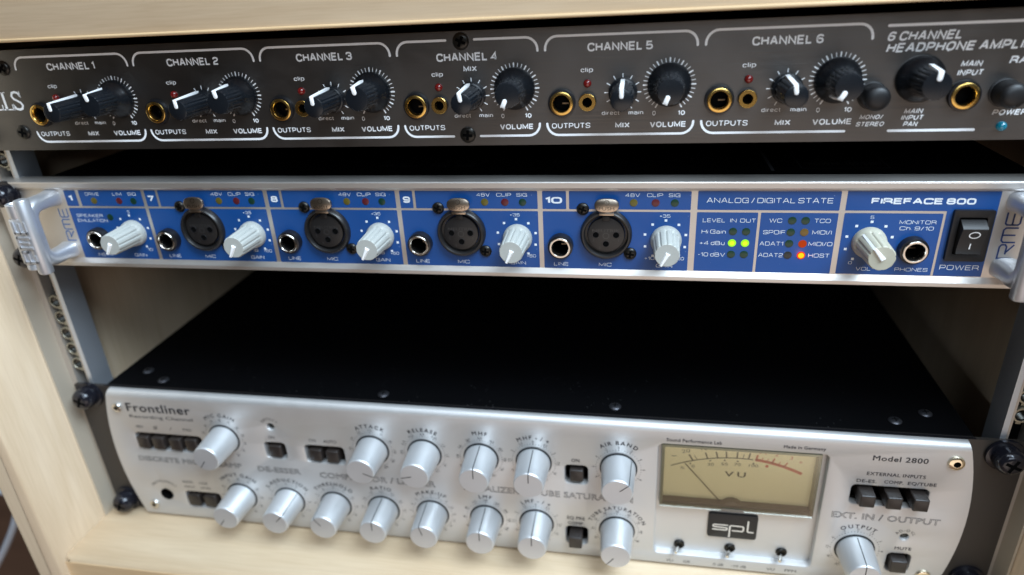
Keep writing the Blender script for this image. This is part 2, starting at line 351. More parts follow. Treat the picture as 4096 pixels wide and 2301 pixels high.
# stroke alphabets: corner points, rounded off; '*' marks a corner kept sharp
SK_ = {
 'A': (.95, ['0,0 .42,1* .53,1* .95,0', '.16,.34 .79,.34']), 'B': (.9, ['0,0* 0,1* .82,1 .82,.52 .1,.52', '.1,.52 .9,.52 .9,0 0,0']), 'C': (.92, ['.92,.72 .92,1 0,1 0,0 .92,0 .92,.28']),
 'D': (.92, ['0,0* 0,1* .92,1 .92,0 0,0*']), 'E': (.82, ['.82,1 0,1* 0,0* .82,0', '0,.52 .76,.52']), 'F': (.78, ['.78,1 0,1* 0,0', '0,.5 .7,.5']), 'G': (.95, ['.93,.72 .93,1 0,1 0,0 .95,0* .95,.48* .5,.48']),
 'H': (.9, ['0,0 0,1', '.9,0 .9,1', '0,.52 .9,.52']), 'I': (.0, ['0,0 0,1']), 'L': (.72, ['0,1 0,0* .72,0']), 'M': (1.1, ['0,0 0,1* .55,.12* 1.1,1* 1.1,0']), 'N': (.92, ['0,0 0,1* .92,0* .92,1']),
 'O': (.98, ['@0,0 0,1 .98,1 .98,0']), 'P': (.86, ['0,0 0,1* .86,1 .86,.42 0,.42']), 'R': (.9, ['0,0 0,1* .86,1 .86,.46 0,.46', '.55,.46 .9,.3 .9,0']), 'S': (.88, ['.86,.74 .86,1 0,1 0,.53 .88,.47 .88,0 0,0 0,.26']),
 'T': (.86, ['0,1 .86,1', '.43,1 .43,0']), 'U': (.92, ['0,1 0,0 .92,0 .92,1']), 'V': (.92, ['0,1 .42,0* .5,0* .92,1']), 'W': (1.35, ['0,1 .32,0* .675,1* 1.03,0* 1.35,1']), 'X': (.9, ['0,0 .9,1', '0,1 .9,0']),
 'K': (.88, ['0,0 0,1', '.85,1 .1,.48* .88,0']), 'Y': (.9, ['0,1 .45,.45* .9,1', '.45,.45 .45,0']), 'Q': (.98, ['@0,0 0,1 .98,1 .98,0', '.6,.25 1,-.05']), 'Z': (.85, ['0,1 .85,1* 0,0* .85,0']), 'J': (.7, ['.7,1 .7,0 0,0 0,.3']),
 '0': (.84, ['@0,0 0,1 .84,1 .84,0']), '1': (.3, ['0,.78 .3,1* .3,0']), '2': (.82, ['0,.74 0,1 .82,1 .82,.56 0,.36 0,0* .82,0']), '3': (.82, ['0,.76 0,1 .8,1 .8,.53 .3,.53', '.3,.53 .82,.53 .82,0 0,0 0,.24']),
 '4': (.86, ['.64,0 .64,1* 0,.26* .86,.26']), '5': (.82, ['.78,1 .04,1* 0,.52* .82,.62 .82,0 0,0 0,.2']), '6': (.84, ['.8,.8 .8,1 0,1 0,0 .84,0 .84,.56 0,.56']), '7': (.78, ['0,1 .78,1* .3,0']),
 '8': (.84, ['@.03,.53 .03,1 .81,1 .81,.53', '@0,0 0,.53 .84,.53 .84,0']), '9': (.84, ['.04,.2 .04,0 .84,0 .84,1 0,1 0,.44 .84,.44']),
 '+': (.6, ['0,.42 .6,.42', '.3,.72 .3,.12']), '-': (.36, ['0,.42 .36,.42']), '/': (.42, ['0,-.05 .42,1.05']), '.': (.0, ['0,0 0,.04']), 'i': (.0, ['0,0 0,.72', '0,.95 0,1.0']), 'c': (.6, ['.6,.52 .6,.72 0,.72 0,0 .6,0 .6,.2']),
 'l': (.0, ['0,0 0,1']), 'p': (.64, ['0,-.28 0,.72* .64,.72 .64,0 0,0']), 'd': (.64, ['.64,1 .64,0* 0,0 0,.72 .64,.72']), 'r': (.36, ['0,0 0,.72', '0,.4 .05,.72 .36,.7']), 'e': (.62, ['0,.37 .62,.37* .62,.72 0,.72 0,0 .6,0 .6,.12']),
 't': (.34, ['.1,.95 .1,0 .34,0', '-.06,.7 .34,.7']), 'm': (.98, ['0,0 0,.72', '0,.45 0,.72 .49,.72 .49,0', '.49,.5 .49,.72 .98,.72 .98,0']), 'a': (.62, ['.02,.56 .02,.72 .62,.72 .62,0', '.62,.42 0,.42 0,0 .62,0']), 'n': (.6, ['0,0 0,.72', '0,.5 0,.72 .6,.72 .6,0']),
 'u': (.6, ['0,.72 0,0 .6,0', '.6,.72 .6,0']), 'h': (.6, ['0,0 0,1', '0,.5 0,.72 .6,.72 .6,0']), 'b': (.64, ['0,1 0,0* .64,0 .64,.72 0,.72']), 'o': (.64, ['@0,0 0,.72 .64,.72 .64,0'])}
def stroke_font(weight, rad, gap, xs=1.0):
    G = {}
    for ch, (w, paths) in SK_.items():
        mb = MB()
        for pi_, ps in enumerate(paths):
            cl = ps[0] == '@'; ps = ps.lstrip('@'); P = [(tuple(float(k) for k in t.strip('*').split(',')), t.endswith('*')) for t in ps.split()]
            P = [((x * xs, z * (1 - weight) + weight / 2), sh) for (x, z), sh in P]; o = []; n = len(P)
            for i, (p, sharp) in enumerate(P):
                if sharp or (not cl and i in (0, n - 1)): o.append(p); continue
                p = Vector(p); a = Vector(P[i - 1][0]); b = Vector(P[(i + 1) % n][0]); r1 = min(rad, (a - p).length * .5); r2 = min(rad, (b - p).length * .5)
                A = p + (a - p).normalized() * r1; B = p + (b - p).normalized() * r2
                for k in range(5): t = k / 4; q2 = A * (1 - t) ** 2 + p * 2 * t * (1 - t) + B * t * t; o.append((q2.x, q2.y))
            mb.stroke(o, weight, .004 * pi_, close=cl, cap=False)
        G[ch] = [[(x + weight / 2 + gap / 2, z, y) for x, y, z in mb.v], mb.f, w * xs + weight + gap]
    return G, 1.0
FONT['e'] = stroke_font(.11, .26, .21, 1.1)    # wide square lettering
FONT['E'] = stroke_font(.24, .30, .10, 1.1)
FONT['h'] = stroke_font(.15, .42, .14, .74)     # grotesque
FONT['H'] = stroke_font(.205, .42, .12, .74)
def run(s, wt):
    G, cap = FONT[wt]; x = 0; out = []
    for c in s:
        if c == ' ': x += .30; continue
        v, f, adv = G[c]; out.append((v, f, x, adv)); x += adv
    return out, x, cap
def text(mb, s, x0, x1, z, cap, y, wt='n', shear=0.0, rot=0):
    out, w, c = run(s, wt); k = cap / c
    xs = [p[0] + ox for v, f, ox, a in out for p in v]; lo, hi = min(xs), max(xs); kx = (x1 - x0) / (hi - lo)
    for v, f, ox, a in out:
        mb.add([(x0 + (px + ox - lo) * kx + shear * pz * k, y - abs(q) * k, z + pz * k) for px, pz, q in v], f)
    return mb
def ctext(mb, s, cx, cz, cap, y, rot=0.0, wt='n', wide=1.0):
    """centred text rotated by rot degrees clockwise about its centre"""
    out, w, c = run(s, wt); k = cap / c; t = R(-rot)
    for v, f, ox, a in out:
        P = []
        for px, pz, q in v:
            u = (px + ox - w / 2) * k * wide; h = (pz - c / 2) * k
            P.append((cx + u * math.cos(t) - h * math.sin(t), y - abs(q) * k, cz + u * math.sin(t) + h * math.cos(t)))
        mb.add(P, f)
    return mb
def arctext(mb, s, cx, cz, r, cap, y, mid=0.0, wt='b', track=1.0, wide=1.0):
    out, w, c = run(s, wt); k = cap / c; total = w * k * wide * track
    for v, f, ox, a in out:
        s0 = (ox + a / 2) * k * wide * track - total / 2; th = R(mid) + s0 / r
        P = []
        for px, pz, q in v:
            u = (px - a / 2) * k * wide; h = pz * k + r
            P.append((cx + h * math.sin(th) + u * math.cos(th), y - abs(q) * k, cz + h * math.cos(th) - u * math.sin(th)))
        mb.add(P, f)
    return mb
def letter(parent, s, x0, x1, z, cap, y, m, wt='n', shear=0.0):
    return part('lettering', text(MB(), s, x0, x1, z, cap, y, wt, shear), m, parent, smooth=False)
def ringdial(parent, cx, cz, r0, r1, angs, w, y, m, major=None, name='dial_scale'):
    mb = MB()
    for a in angs:
        t = R(a); ww = w
        if major and major(a): ww = w * 1.9
        mb.stroke([(cx + r0 * math.sin(t), cz + r0 * math.cos(t)), (cx + r1 * math.sin(t), cz + r1 * math.cos(t))], ww, y)
    return part(name, mb, m, parent, smooth=False)

# ---------------------------------------------------------------- the cabinet
cab = thing('rack_cabinet', 'pale maple wooden cabinet holding the three stacked rack units', 'cabinet', (241, 100, -20))
def board(name, x0, x1, y0, y1, z0, z1, m, r=1.2):
    # rounded front edges
    mb = MB().slab(rrect(x0, x1, z0, z1, .4, 1), y1, y0, r)
    return part(name, mb, m, cab, ang=50)
board('side_board', -20.5, -3.6, -48, 330, -320, 270.5, M['wood_z'])
board('side_board', 486.8, 504, -48, 330, -320, 270.5, M['wood_z'])
board('shelf', -3.5, 486.7, -43.5, 329, -19.8, -0.8, M['wood_x'], 3.0)
tb = board('top_board', -20.5, 504, -24, 330, 271.2, 420, M['wood_x'], .5)
part('edge_banding', MB().slab(rrect(-20.5, 504, 270.7, 272.1, .5, 3), 0, -24.8, .5), M['wood_edge'], cab)
part('edge_banding', MB().box(-3.45, 486.65, -43.9, -43.4, -19.8, -4.2), M['wood_edge'], cab, smooth=False)
part('back_board', MB().box(-3.5, 486.7, 330.2, 336, -320, 270), M['wood_z'], cab)

def tag_struct(o, n):
    o.name = n; o['kind'] = 'structure'; return o
tag_struct(part('floor', MB().box(-3000, 3000, -1500, 2500, -620, -600), M['floor'], None), 'floor')
tag_struct(part('wall', MB().box(-3000, 3000, 900, 940, -600, 2200), M['wall'], None), 'wall')
def bez(p, n=24):
    P = []
    for i in range(n + 1):
        t = i / n; q = [Vector(a) for a in p]
        while len(q) > 1: q = [q[j].lerp(q[j + 1], t) for j in range(len(q) - 1)]
        P.append(q[0])
    return P
# ---------------------------------------------------------------- rack rails
def rail(side):
    L = side < 0
    lab = 'aluminium rack rail with threaded rings at the left of the cabinet' if L else 'aluminium rack rail with threaded rings at the right of the cabinet'
    t = thing('rack_rail', lab, 'rack rail', (5 if L else 477.6, 0, 0), 'pair of vertical rack rails')
    def X(x): return x if L else 482.6 - x
    def prism(name, x0, x1, y0, y1, m=M['rail_metal'], z0=-.7, z1=270.5):
        a, b = sorted((X(x0), X(x1))); return part(name, MB().exz([(a, y0), (b, y0), (b, y1), (a, y1)], z0, z1), m, t)
    prism('inner_web', 9.2, 11.5, 0, 13.4, M['web'])
    prism('outer_web', -3.4, 1.0, 0, 13.4)
    prism('side_flange', -3.5, -2.5, -10.5, -.02, M['flange'])
    prism('slot_bottom', 1.02, 9.18, 6, 7, M['void'])
    prism('slot_lip', 8.2, 9.18, 0, 1.2)
    ring = MB()
    for k in range(3): pass
    prof = [(2.85, .3), (2.95, 0.55), (3.7, 0.55), (3.85, 0.2), (3.85, -1.6)]
    thr = [(2.6, -5.0)]
    for k in range(7): thr += [(2.88, -4.9 + k * .72), (2.4, -4.9 + k * .72 + .36)]
    thm = mesh_of(MB().lathe(thr, 20), M['thread'])
    rm = mesh_of(MB().lathe(prof, 20), M['steel_ring'])
    link = mesh_of(MB().box(-1.0, 1.0, .9, 3.0, -5.4, -4.2), M['steel_ring'])
    z = 4.0
    while z < 270:
        # rings stand in the slot, unseen behind the front panels
        if not (0 < z < 97 or 148 < z < 213 or 223 < z):
            r_ = place('threaded_ring', rm, (X(4.95), 1.2, z), t); sub('link', link, r_); sub('thread', thm, r_)
        z += 9.62
    return t
rail(-1); rail(1)

def phillips(r, dome=.9, flat=False):
    h = MB().lathe([(r, 0), (r, dome * .35), (r * .93, dome * .62), (r * .72, dome * .9), (r * .4, dome), (0, dome)], 24)
    x = MB()
    for a in (0, 90):
        w = r * .17; l = r * .62
        b = MB().box(-l, l, -dome - .04, -dome + .25, -w, w) if a == 0 else MB().box(-w, w, -dome - .042, -dome + .25, -l, l)
        x.add(b.v, b.f)
    return h, x
def screw_pair(r, dome, m):
    h, x = phillips(r, dome); return mesh_of(h, m), mesh_of(x, M['void'], smooth=False)
SB = screw_pair(3.25, 1.0, M['screw_black']); SX = screw_pair(2.65, 1.3, M['screw_black'])
def put_screw(pair, at, parent, rot=0, name='screw'):
    o = place(name, pair[0], at, parent, rot=(0, R(rot), 0)); sub('cross_recess', pair[1], o); return o
# rack mounting screw: washer, big dark head with cross
washer = mesh_of(MB().lathe([(2.5, 0), (5.9, 0), (6.1, .5), (5.9, 1.2), (3.5, 1.5), (2.5, 1.5)], 28), M['screw_gloss'])
rh = mesh_of(MB().lathe([(4.6, 1.3), (4.7, 3.6), (4.3, 4.9), (3.3, 5.9), (2.2, 6.1), (0, 6.1)], 28), M['screw_gloss'])
rx = MB()
for b in (MB().box(-2.6, 2.6, -6.14, -5.6, -.55, .55), MB().box(-.55, .55, -6.142, -5.6, -2.6, 2.6)): rx.add(b.v, b.f)
rxm = mesh_of(rx, M['void'], smooth=False)
def rack_screw(at, parent, rot=20, k=1.0):
    o = place('rack_screw', rh, at, parent, rot=(0, R(rot), 0)); o.scale = (k, k * 1.15, k); sub('washer', washer, o); sub('cross_recess', rxm, o); return o

# ================================================================= UNIT 1: six channel headphone amplifier (top)
yo, zo, xo, pp = -9.3, 222.8, 40.06, 58.73
amp = thing('headphone_amplifier', 'brown-grey brushed metal six channel headphone amplifier at the top of the rack', 'amplifier', (241.3, yo, zo))
zo_ = zo
JB, JM = [], []
for i in range(6): JB.append((xo + i * pp + 6.15, zo + 16.3)); JM.append((xo + i * pp + 16.1, zo + 16.6))
MJ = (422.3, zo + 15.9)
holes = [circ(x, z, 3.9) for x, z in JB] + [circ(x, z, 2.5, 20) for x, z in JM] + [circ(MJ[0], MJ[1], 3.9)]
part('front_panel', MB().plate(rrect(0, 482.6, zo + .1, zo + 44, .5, 2), holes, yo, 2.8), M['dark_metal'], amp, smooth=False)
part('chassis', MB().box(22, 460, yo + 2.9, 160, zo + .8, zo + 43), M['lid'], amp)
py = yo - .06
# lettering and brackets
def arc(cx, cz, r, a0, a1, n=6): return [(cx + r * math.cos(R(a0 + (a1 - a0) * k / n)), cz + r * math.sin(R(a0 + (a1 - a0) * k / n))) for k in range(n + 1)]
for i in range(6):
    o = xo + i * pp; ap = M['amp_print']
    Lf = [(o + .2, zo + 35.9)] + arc(o + 4.7, zo + 36.3, 4.5, 180, 90) ; Rt = arc(o + 51.5, zo + 36.3, 4.5, 90, 0) + [(o + 56, zo + 35.9)]
    b1 = [(o + .2, zo + 8.4)] + arc(o + 4.7, zo + 8.4, 4.5, 180, 270); b2 = arc(o + 51.5, zo + 8.4, 4.5, -90, 0) + [(o + 56, zo + 8.5)]
    if i == 3:
        part('channel_bracket', MB().stroke(Lf + [(236.6, zo + 40.8)], .9, py), ap, amp, smooth=False)
        part('channel_bracket', MB().stroke([(248, zo + 40.8)] + Rt, .9, py), ap, amp, smooth=False)
        part('channel_bracket', MB().stroke(b1 + [(236.8, zo + 3.9)], .9, py), ap, amp, smooth=False)
        part('channel_bracket', MB().stroke([(248, zo + 3.9)] + b2, .9, py), ap, amp, smooth=False)
    else:
        part('channel_bracket', MB().stroke(Lf + Rt, .9, py), ap, amp, smooth=False)
        part('channel_bracket', MB().stroke(b1 + ([(385, zo + 3.9)] if i == 5 else b2), .9, py), ap, amp, smooth=False)
    letter(amp, 'CHANNEL %d' % (i + 1), o + 16.1, o + 40.1, zo + (34.9 if i != 3 else 33.0), 3.1, py, ap, 'H')
    letter(amp, 'clip', o + 13.5, o + 18.2, zo + 27.5, 1.75, py, ap, 'h')
    letter(amp, 'direct', o + 21.5, o + 28.2, zo + 11.4, 1.55, py, ap, 'h')
    letter(amp, 'main', o + 31.7, o + 37.3, zo + 11.4, 1.55, py, ap, 'h')
    letter(amp, '0', o + 40.7, o + 41.9, zo + 10.9, 1.7, py, ap, 'h')
    letter(amp, '10', o + 50.2, o + 52.8, zo + 10.9, 1.7, py, ap, 'H')
    letter(amp, 'OUTPUTS', o + 2.0, o + 17.1, zo + 6.5, 2.05, py, ap, 'h')
    if i == 3: letter(amp, 'MIX', 242.9, 248.2, zo + 29.1, 2.05, py, ap, 'H')
    else: letter(amp, 'MIX', o + 26.7, o + 32.2, zo + 6.4, 2.05, py, ap, 'H')
    letter(amp, 'VOLUME', o + 39.9, o + 53.2, zo + 6.4, 2.15, py, ap, 'H')
    ringdial(amp, o + 46.55, zo + 22.2, 8.25, 9.5, range(-150, 151, 10), .3, py, ap, major=lambda a: a % 30 == 0)
    ringdial(amp, o + 29.4, zo + 19.8, 5.7, 6.8, range(-150, 151, 30), .4, py, ap)
part('printed_rule', MB().stroke([(394.5, zo + 39.9), (470, zo + 39.9)], .95, py), M['amp_print'], amp, smooth=False)
part('printed_rule', MB().stroke([(400, zo + 3.85), (428, zo + 3.85)], .95, py), M['amp_print'], amp, smooth=False)
ap = M['amp_print']; sh = .22
letter(amp, '6 CHANNEL', 394.3, 417.6, zo + 34.8, 3.1, py, ap, 'H', sh)
letter(amp, 'HEADPHONE AMPLIFIER', 394.6, 447, zo + 31.0, 3.1, py, ap, 'H', sh)
letter(amp, 'RA62b', 434.2, 447.5, zo + 26.1, 2.6, py, ap, 'H', sh)
letter(amp, 'MAIN', 419.4, 425.9, zo + 25.6, 2.0, py, ap, 'H', sh); letter(amp, 'INPUT', 418.8, 426.6, zo + 22.6, 2.0, py, ap, 'H', sh)
letter(amp, 'MONO/', 389.5, 397.2, zo + 8.1, 1.65, py, ap, 'H', sh); letter(amp, 'STEREO', 388.6, 398.0, zo + 5.55, 1.65, py, ap, 'H', sh)
letter(amp, 'MAIN', 404.1, 410.1, zo + 9.9, 1.8, py, ap, 'H', sh); letter(amp, 'INPUT', 403.5, 410.5, zo + 7.6, 1.8, py, ap, 'H', sh); letter(amp, 'PAN', 404.5, 409.1, zo + 5.3, 1.8, py, ap, 'H', sh)
letter(amp, 'POWER', 432.7, 443.5, zo + 8.85, 1.9, py, ap, 'H', sh)
# serif name at the left, mostly cut off by the frame
def serif(ch, x, w, z, h):
    mb = MB(); s = 1.25; t = .42
    if ch == 'L':
        mb.stroke([(x + w * .30, z), (x + w * .30, z + h)], s, py, cap=False); mb.stroke([(x + w * .05, z + h - t / 2), (x + w * .6, z + h - t / 2)], t, py, cap=False)
        mb.stroke([(x, z + t / 2), (x + w, z + t / 2)], t * 1.3, py, cap=False); mb.stroke([(x + w * .96, z), (x + w * .98, z + h * .3)], .5, py, cap=False)
    elif ch == 'S':
        P = [(.88, .76), (.74, .93), (.5, .98), (.26, .93), (.14, .76), (.26, .60), (.5, .51), (.76, .40), (.88, .24), (.76, .07), (.5, .02), (.24, .06), (.10, .24)]
        mb.stroke([(x + a * w, z + b * h) for a, b in P], 1.0, py); mb.stroke([(x + .92 * w, z + .68 * h), (x + .90 * w, z + h)], .4, py); mb.stroke([(x + .06 * w, z), (x + .08 * w, z + .32 * h)], .4, py)
    elif ch == 'O':
        mb.stroke([(x + w / 2 + w * .45 * math.cos(t2), z + h / 2 + h * .48 * math.sin(t2)) for t2 in [2 * PI * k / 18 for k in range(18)]], .9, py, close=True)
    else:
        mb.stroke([(x + w * .25, z), (x + w * .25, z + h)], s, py, cap=False); mb.stroke([(x + w * .1, z + h), (x + w * .6, z + h * .97), (x + w * .8, z + h * .75), (x + w * .6, z + h * .5), (x + w * .25, z + h * .5)], .6, py); mb.stroke([(x + w * .5, z + h * .5), (x + w * .95, z)], .9, py)
    part('lettering', mb, ap, amp, smooth=False)
for ch, x, w in (('R', 10.2, 5.2), ('O', 15.6, 5.8), ('L', 21.6, 5.2), ('L', 27.0, 5.2), ('S', 32.3, 5.9)): serif(ch, x, w, zo + 18.5, 8.0)
# jacks
def jack_meshes(rb, h, rr, rh_, depth, m):
    blk = mesh_of(MB().lathe([(rb, 0), (rb, h * .55), (rb * .965, h * .78), (rr + .1, h * .82)], 32), M['black'])
    ring = mesh_of(MB().lathe([(rr + .02, h * .7), (rr, h * .95), (rr * .96, h), (rh_ * 1.08, h), (rh_, h - .35), (rh_ * .98, h - 3.2)], 32), m)
    bore = mesh_of(MB().lathe([(rh_ * .985, h - 2.2), (rh_ * .97, -depth), (0, -depth)], 24), M['void'])
    return blk, ring, bore
J1 = jack_meshes(5.35, 2.2, 4.5, 3.15, 9, M['gold']); J2 = jack_meshes(3.35, 2.3, 3.25, 1.75, 7, M['gold']); J3 = jack_meshes(5.4, 4.4, 4.5, 3.45, 9, M['nickel'])
contact = mesh_of(MB().box(-1.5, 1.0, 1.5, 4.5, -.25, .25), M['contact'])
def put_jack(J, at, parent, name='jack_socket', con=False):
    o = place(name, J[0], at, parent); sub('ring', J[1], o); sub('bore', J[2], o)
    if con: sub('contact', contact, o, (1.4, 1.0, -.6))
    return o
for (x, z) in JB: put_jack(J1, (x, yo, z), amp, con=True)
for (x, z) in JM: put_jack(J2, (x, yo, z), amp, name='small_jack_socket')
put_jack(J1, (MJ[0], yo, MJ[1]), amp)
led = mesh_of(MB().lathe([(1.55, 0), (1.55, .5), (1.35, 1.05), (.85, 1.45), (0, 1.6)], 20), M['led_red_off'])
for i in range(6): place('clip_lamp', led, (xo + i * pp + 16.05, yo, zo + 23.4), amp)
place('power_lamp', mesh_of(MB().lathe([(1.7, 0), (1.7, .6), (1.5, 1.2), (.9, 1.7), (0, 1.9)], 20), M['led_blue']), (436.6, yo, zo + 5.0), amp, label='blue domed power lamp')
# knobs
def flute(n, d, h0, h1):
    def f(t, h):
        if h < h0 or h > h1: return 1.0
        return 1 - d * (0.5 + 0.5 * math.cos(n * t)) ** 5
    return f
def kmesh(prof, fl, m, n=96): return mesh_of(MB().lathe(prof, n, rm=fl), m, ang=30)
KV = kmesh([(8.0, 0), (8.05, 1.0), (7.9, 1.7), (7.1, 3.0), (6.0, 4.6), (5.35, 6.2), (5.15, 7.4), (5.05, 9), (4.75, 15.9), (4.45, 16.45), (4.2, 16.5), (0, 16.45)], flute(18, .07, 6.5, 16.2), M['knob_black'])
KM = kmesh([(5.4, 0), (5.4, 2.2), (5.15, 2.9), (4.6, 3.1), (4.5, 4.0), (4.1, 18.3), (3.85, 18.9), (3.65, 19), (0, 18.95)], flute(14, .07, 3.5, 18.6), M['knob_black'])
def pointer(rf, htop, rside, hlow, w, r0=.9):
    mb = MB().stroke([(0, r0), (0, rf - .1)], w, -(htop + .22)); v = mb.v
    a = MB().slab(rrect(-w / 2, w / 2, r0 - .3, rf + .1, w / 2 * .95, 3), -(htop - .3), -(htop + .28), .15)
    b = MB(); bx = [(-w / 2, -(htop + .1), rf - .5), (w / 2, -(htop + .1), rf - .5), (w / 2, -(htop + .1), rf + .22), (-w / 2, -(htop + .1), rf + .22),
                    (-w / 2, -hlow, rside - .6), (w / 2, -hlow, rside - .6), (w / 2, -hlow, rside + .22), (-w / 2, -hlow, rside + .22)]
    b.add(bx, [(0, 1, 2, 3), (4, 7, 6, 5), (0, 4, 5, 1), (3, 2, 6, 7), (0, 3, 7, 4), (1, 5, 6, 2)])
    a.add(b.v, b.f); return a
PV = mesh_of(pointer(4.6, 16.5, 5.6, 6.6, 1.7, 1.8), M['white']); PM = mesh_of(pointer(3.95, 19, 4.95, 3.2, 1.5), M['white'])
def knob(body, ptr, at, a, parent, name, label=None, pname='pointer'):
    o = place(name, body, at, parent, rot=(0, R(a), 0), label=label); sub(pname, ptr, o); return o
for i, (av, am) in enumerate([(-13, -3), (-10, -4), (-12, -3), (-156, -8), (-158, 0), (-149, -9)]):
    o = xo + i * pp
    knob(KV, PV, (o + 46.5, yo, zo + 22.2), av, amp, 'volume_knob'); knob(KM, PM, (o + 29.5, yo, zo + 19.9), am, amp, 'mix_knob')
knob(KV, PV, (407.2, yo, zo + 21.9), 5, amp, 'pan_knob')
bt = mesh_of(MB().lathe([(4.9, 0), (4.9, .5), (4.4, .7), (4.35, 6.8), (4.1, 7.8), (3.2, 8.6), (1.8, 8.95), (0, 9.05)], 32), M['black_satin'])
place('mono_stereo_button', bt, (392.4, yo, zo + 16.6), amp); place('power_button', bt, (434.9, yo, zo + 16.6), amp)
for x, z, a in ((242.7, 40.3, 25), (242.7, 4.4, 5), (33.8, 36.6, 40), (33.0, 8.4, 15)): put_screw(SB, (x, yo, zo + z), amp, a)
for x, z in ((8.75, 6.2), (8.75, 38), (473.85, 6.2), (473.85, 38)): rack_screw((x, yo, zo + z), amp)

# ================================================================= UNIT 2: blue and silver audio interface (middle)
yr, zr, xr, q = -6.43, 163.1, 83.14, 62.57
ifc = thing('audio_interface', 'silver rack audio interface with blue front sections in the middle of the rack', 'audio interface', (242.2, yr, zr))
X0, X1 = .9, 483.5
OX = [xr - q + q * i for i in range(5)]      # origin of each channel section
JX = [(OX[i] + 8.3, zr + 15.9) for i in range(1, 5)] + [(OX[0] + 32.6, zr + 15.9)]
PJ = (417.1, zr + 16.6)
jh = [circ(x, z, 4.7) for x, z in JX + [PJ]]
part('front_panel', MB().plate(rrect(X0, X1, zr + 5.0, zr + 40.0, .05, 1), jh, yr, 6.3), M['silver'], ifc, smooth=False)
low = [(yr, zr + 5.0), (yr - 1.5, zr + 3.0), (yr - 1.6, zr + 2.8), (yr - 1.6, zr + 1.3), (yr - 1.3, zr + 1.0), (0, zr + 1.0), (0, zr + 5.0)]
top = [(yr, zr + 40.0), (yr - 1.0, zr + 40.6), (yr - 1.2, zr + 41.1), (yr - 1.6, zr + 41.4), (yr - 1.6, zr + 43.6), (yr - 1.4, zr + 43.95), (yr - 1.0, zr + 44.15), (2.2, zr + 44.15), (2.2, zr + 40.0)]
part('bottom_rim', MB().exx(low, X0, X1), M['silver'], ifc, ang=25); part('top_rim', MB().exx(top, X0, X1), M['silver'], ifc, ang=25)
lidm = MB().box(21, 461, 2.3, 230, zr + 1.5, zr + 42.6); part('chassis', lidm, M['lid'], ifc)
# faint block diagram printed on the lid
lz = zr + 42.66
def flat_text(s, x0, x1, y, cap):
    t = MB(); text(t, s, x0, x1, 0, cap, 0); t.v = [(a, y + c, lz) for a, b, c in t.v]; return t
def flat_line(pts, w):
    t = MB().stroke(pts, w, 0); t.v = [(a, c, lz) for a, b, c in t.v]; return t
for s, a, b, y, c in (('FW 800', 190, 208, 22, 4), ('FW 400', 215, 236, 22, 4), ('Opto', 277, 290, 35, 4), ('Coupler', 275, 292, 29, 4), ('MIDI IN', 334, 350, 32, 3.5), ('POWER 100-240V', 382, 411, 22, 4)):
    part('lid_lettering', flat_text(s, a, b, y, c), M['dim_print'], ifc, smooth=False)
for pts in ([(191, 28), (191, 34), (204, 34), (204, 28), (191, 28)], [(209, 28), (209, 36), (222, 36), (222, 28), (209, 28)], [(226, 28), (226, 36), (238, 36), (241, 33), (238, 28), (226, 28)],
            [(273, 27), (273, 43), (293, 43), (293, 27), (273, 27)], [(293, 34), (312, 34)], [(240, 34), (273, 34)], [(378, 46), (378, 17), (412, 17), (412, 46)],
            [(320 + 8 * math.cos(R(a)), 34 + 5 * math.sin(R(a))) for a in range(0, 361, 20)]):
    part('lid_diagram', flat_line(pts, .5), M['dim_print'], ifc, smooth=False)
part('lid_diagram', flat_line([(366, 13.5), (366, 60)], 1.4), mat('grey_lid_mark', (.05, .05, .055), .6), ifc, smooth=False)
# blue fields
by = yr - .05
def field(x0, x1, z0, z1, holes=()):
    return part('blue_field', MB().plate(rrect(x0, x1, zr + z0, zr + z1, .35, 2), list(holes), by, .04, walls=False), M['blue'], ifc, smooth=False)
def hx(x0, x1): return [circ(x, z, 4.7) for x, z in JX if x0 < x < x1]
for i in range(5):
    o = OX[i]; a = o + (.85 if i else 19.85); nb = {0: 26.2, 4: 10.86}.get(i, 6.7) + o; e = o + 61.4 + (.3 if i == 0 else 0); ns = nb + (1.2 if i else 1.7)
    field(a, nb, 31.9, 39.8); field(ns, e, 31.9, 39.8); field(a, e, 5.02, 30.95, hx(a, e))
s0 = 333.4
field(s0 + 1.4, s0 + 55.05, 32, 39.9); field(s0 + 1.4, s0 + 25.1, 5.2, 31); field(s0 + 26.15, s0 + 55.05, 5.2, 31)
field(390.6, 425.8, 5.3, 31.1, [circ(PJ[0], PJ[1], 4.7)])
part('blue_field', MB().plate([(390.6, zr + 32.1), (426.7, zr + 32.1), (426.7, zr + 5.3), (443.9, zr + 5.3), (443.9, zr + 39.95), (390.6, zr + 39.95)], [], by, .04, walls=False), M['blue'], ifc, smooth=False)
ty = by - .05; wp = M['white_print']
def T(s, x0, x1, z, cap, wt='e'): return letter(ifc, s, x0, x1, zr + z, cap, ty, wp, wt)
for i in range(1, 5):
    o = OX[i]
    T('48V', o + 35.1, o + 41, 37.35, 1.5); T('CLIP', o + 43.9, o + 50.2, 37.35, 1.5); T('SIG', o + 52.5, o + 57, 37.35, 1.5)
    n = str(i + 6); T(n, o + 2.2, o + (5.5 if i < 4 else 9.2), 34.4, 2.8, 'E')
    T('LINE', o + 5.1, o + 11.3, 6.25, 1.6); T('MIC', o + 24.5, o + 29.8, 6.35, 1.6); T('GAIN', o + 48.5, o + 55.2, 6.4, 1.6)
    T('+35', o + 49.3, o + 53.5, 28.6, 1.35); T('+10', o + 43.7, o + 47.7, 9.8, 1.4); T('dB', o + 50.6, o + 52.9, 10, 1.4); T('+60', o + 55.9, o + 59.8, 9.85, 1.4)
o = OX[0]
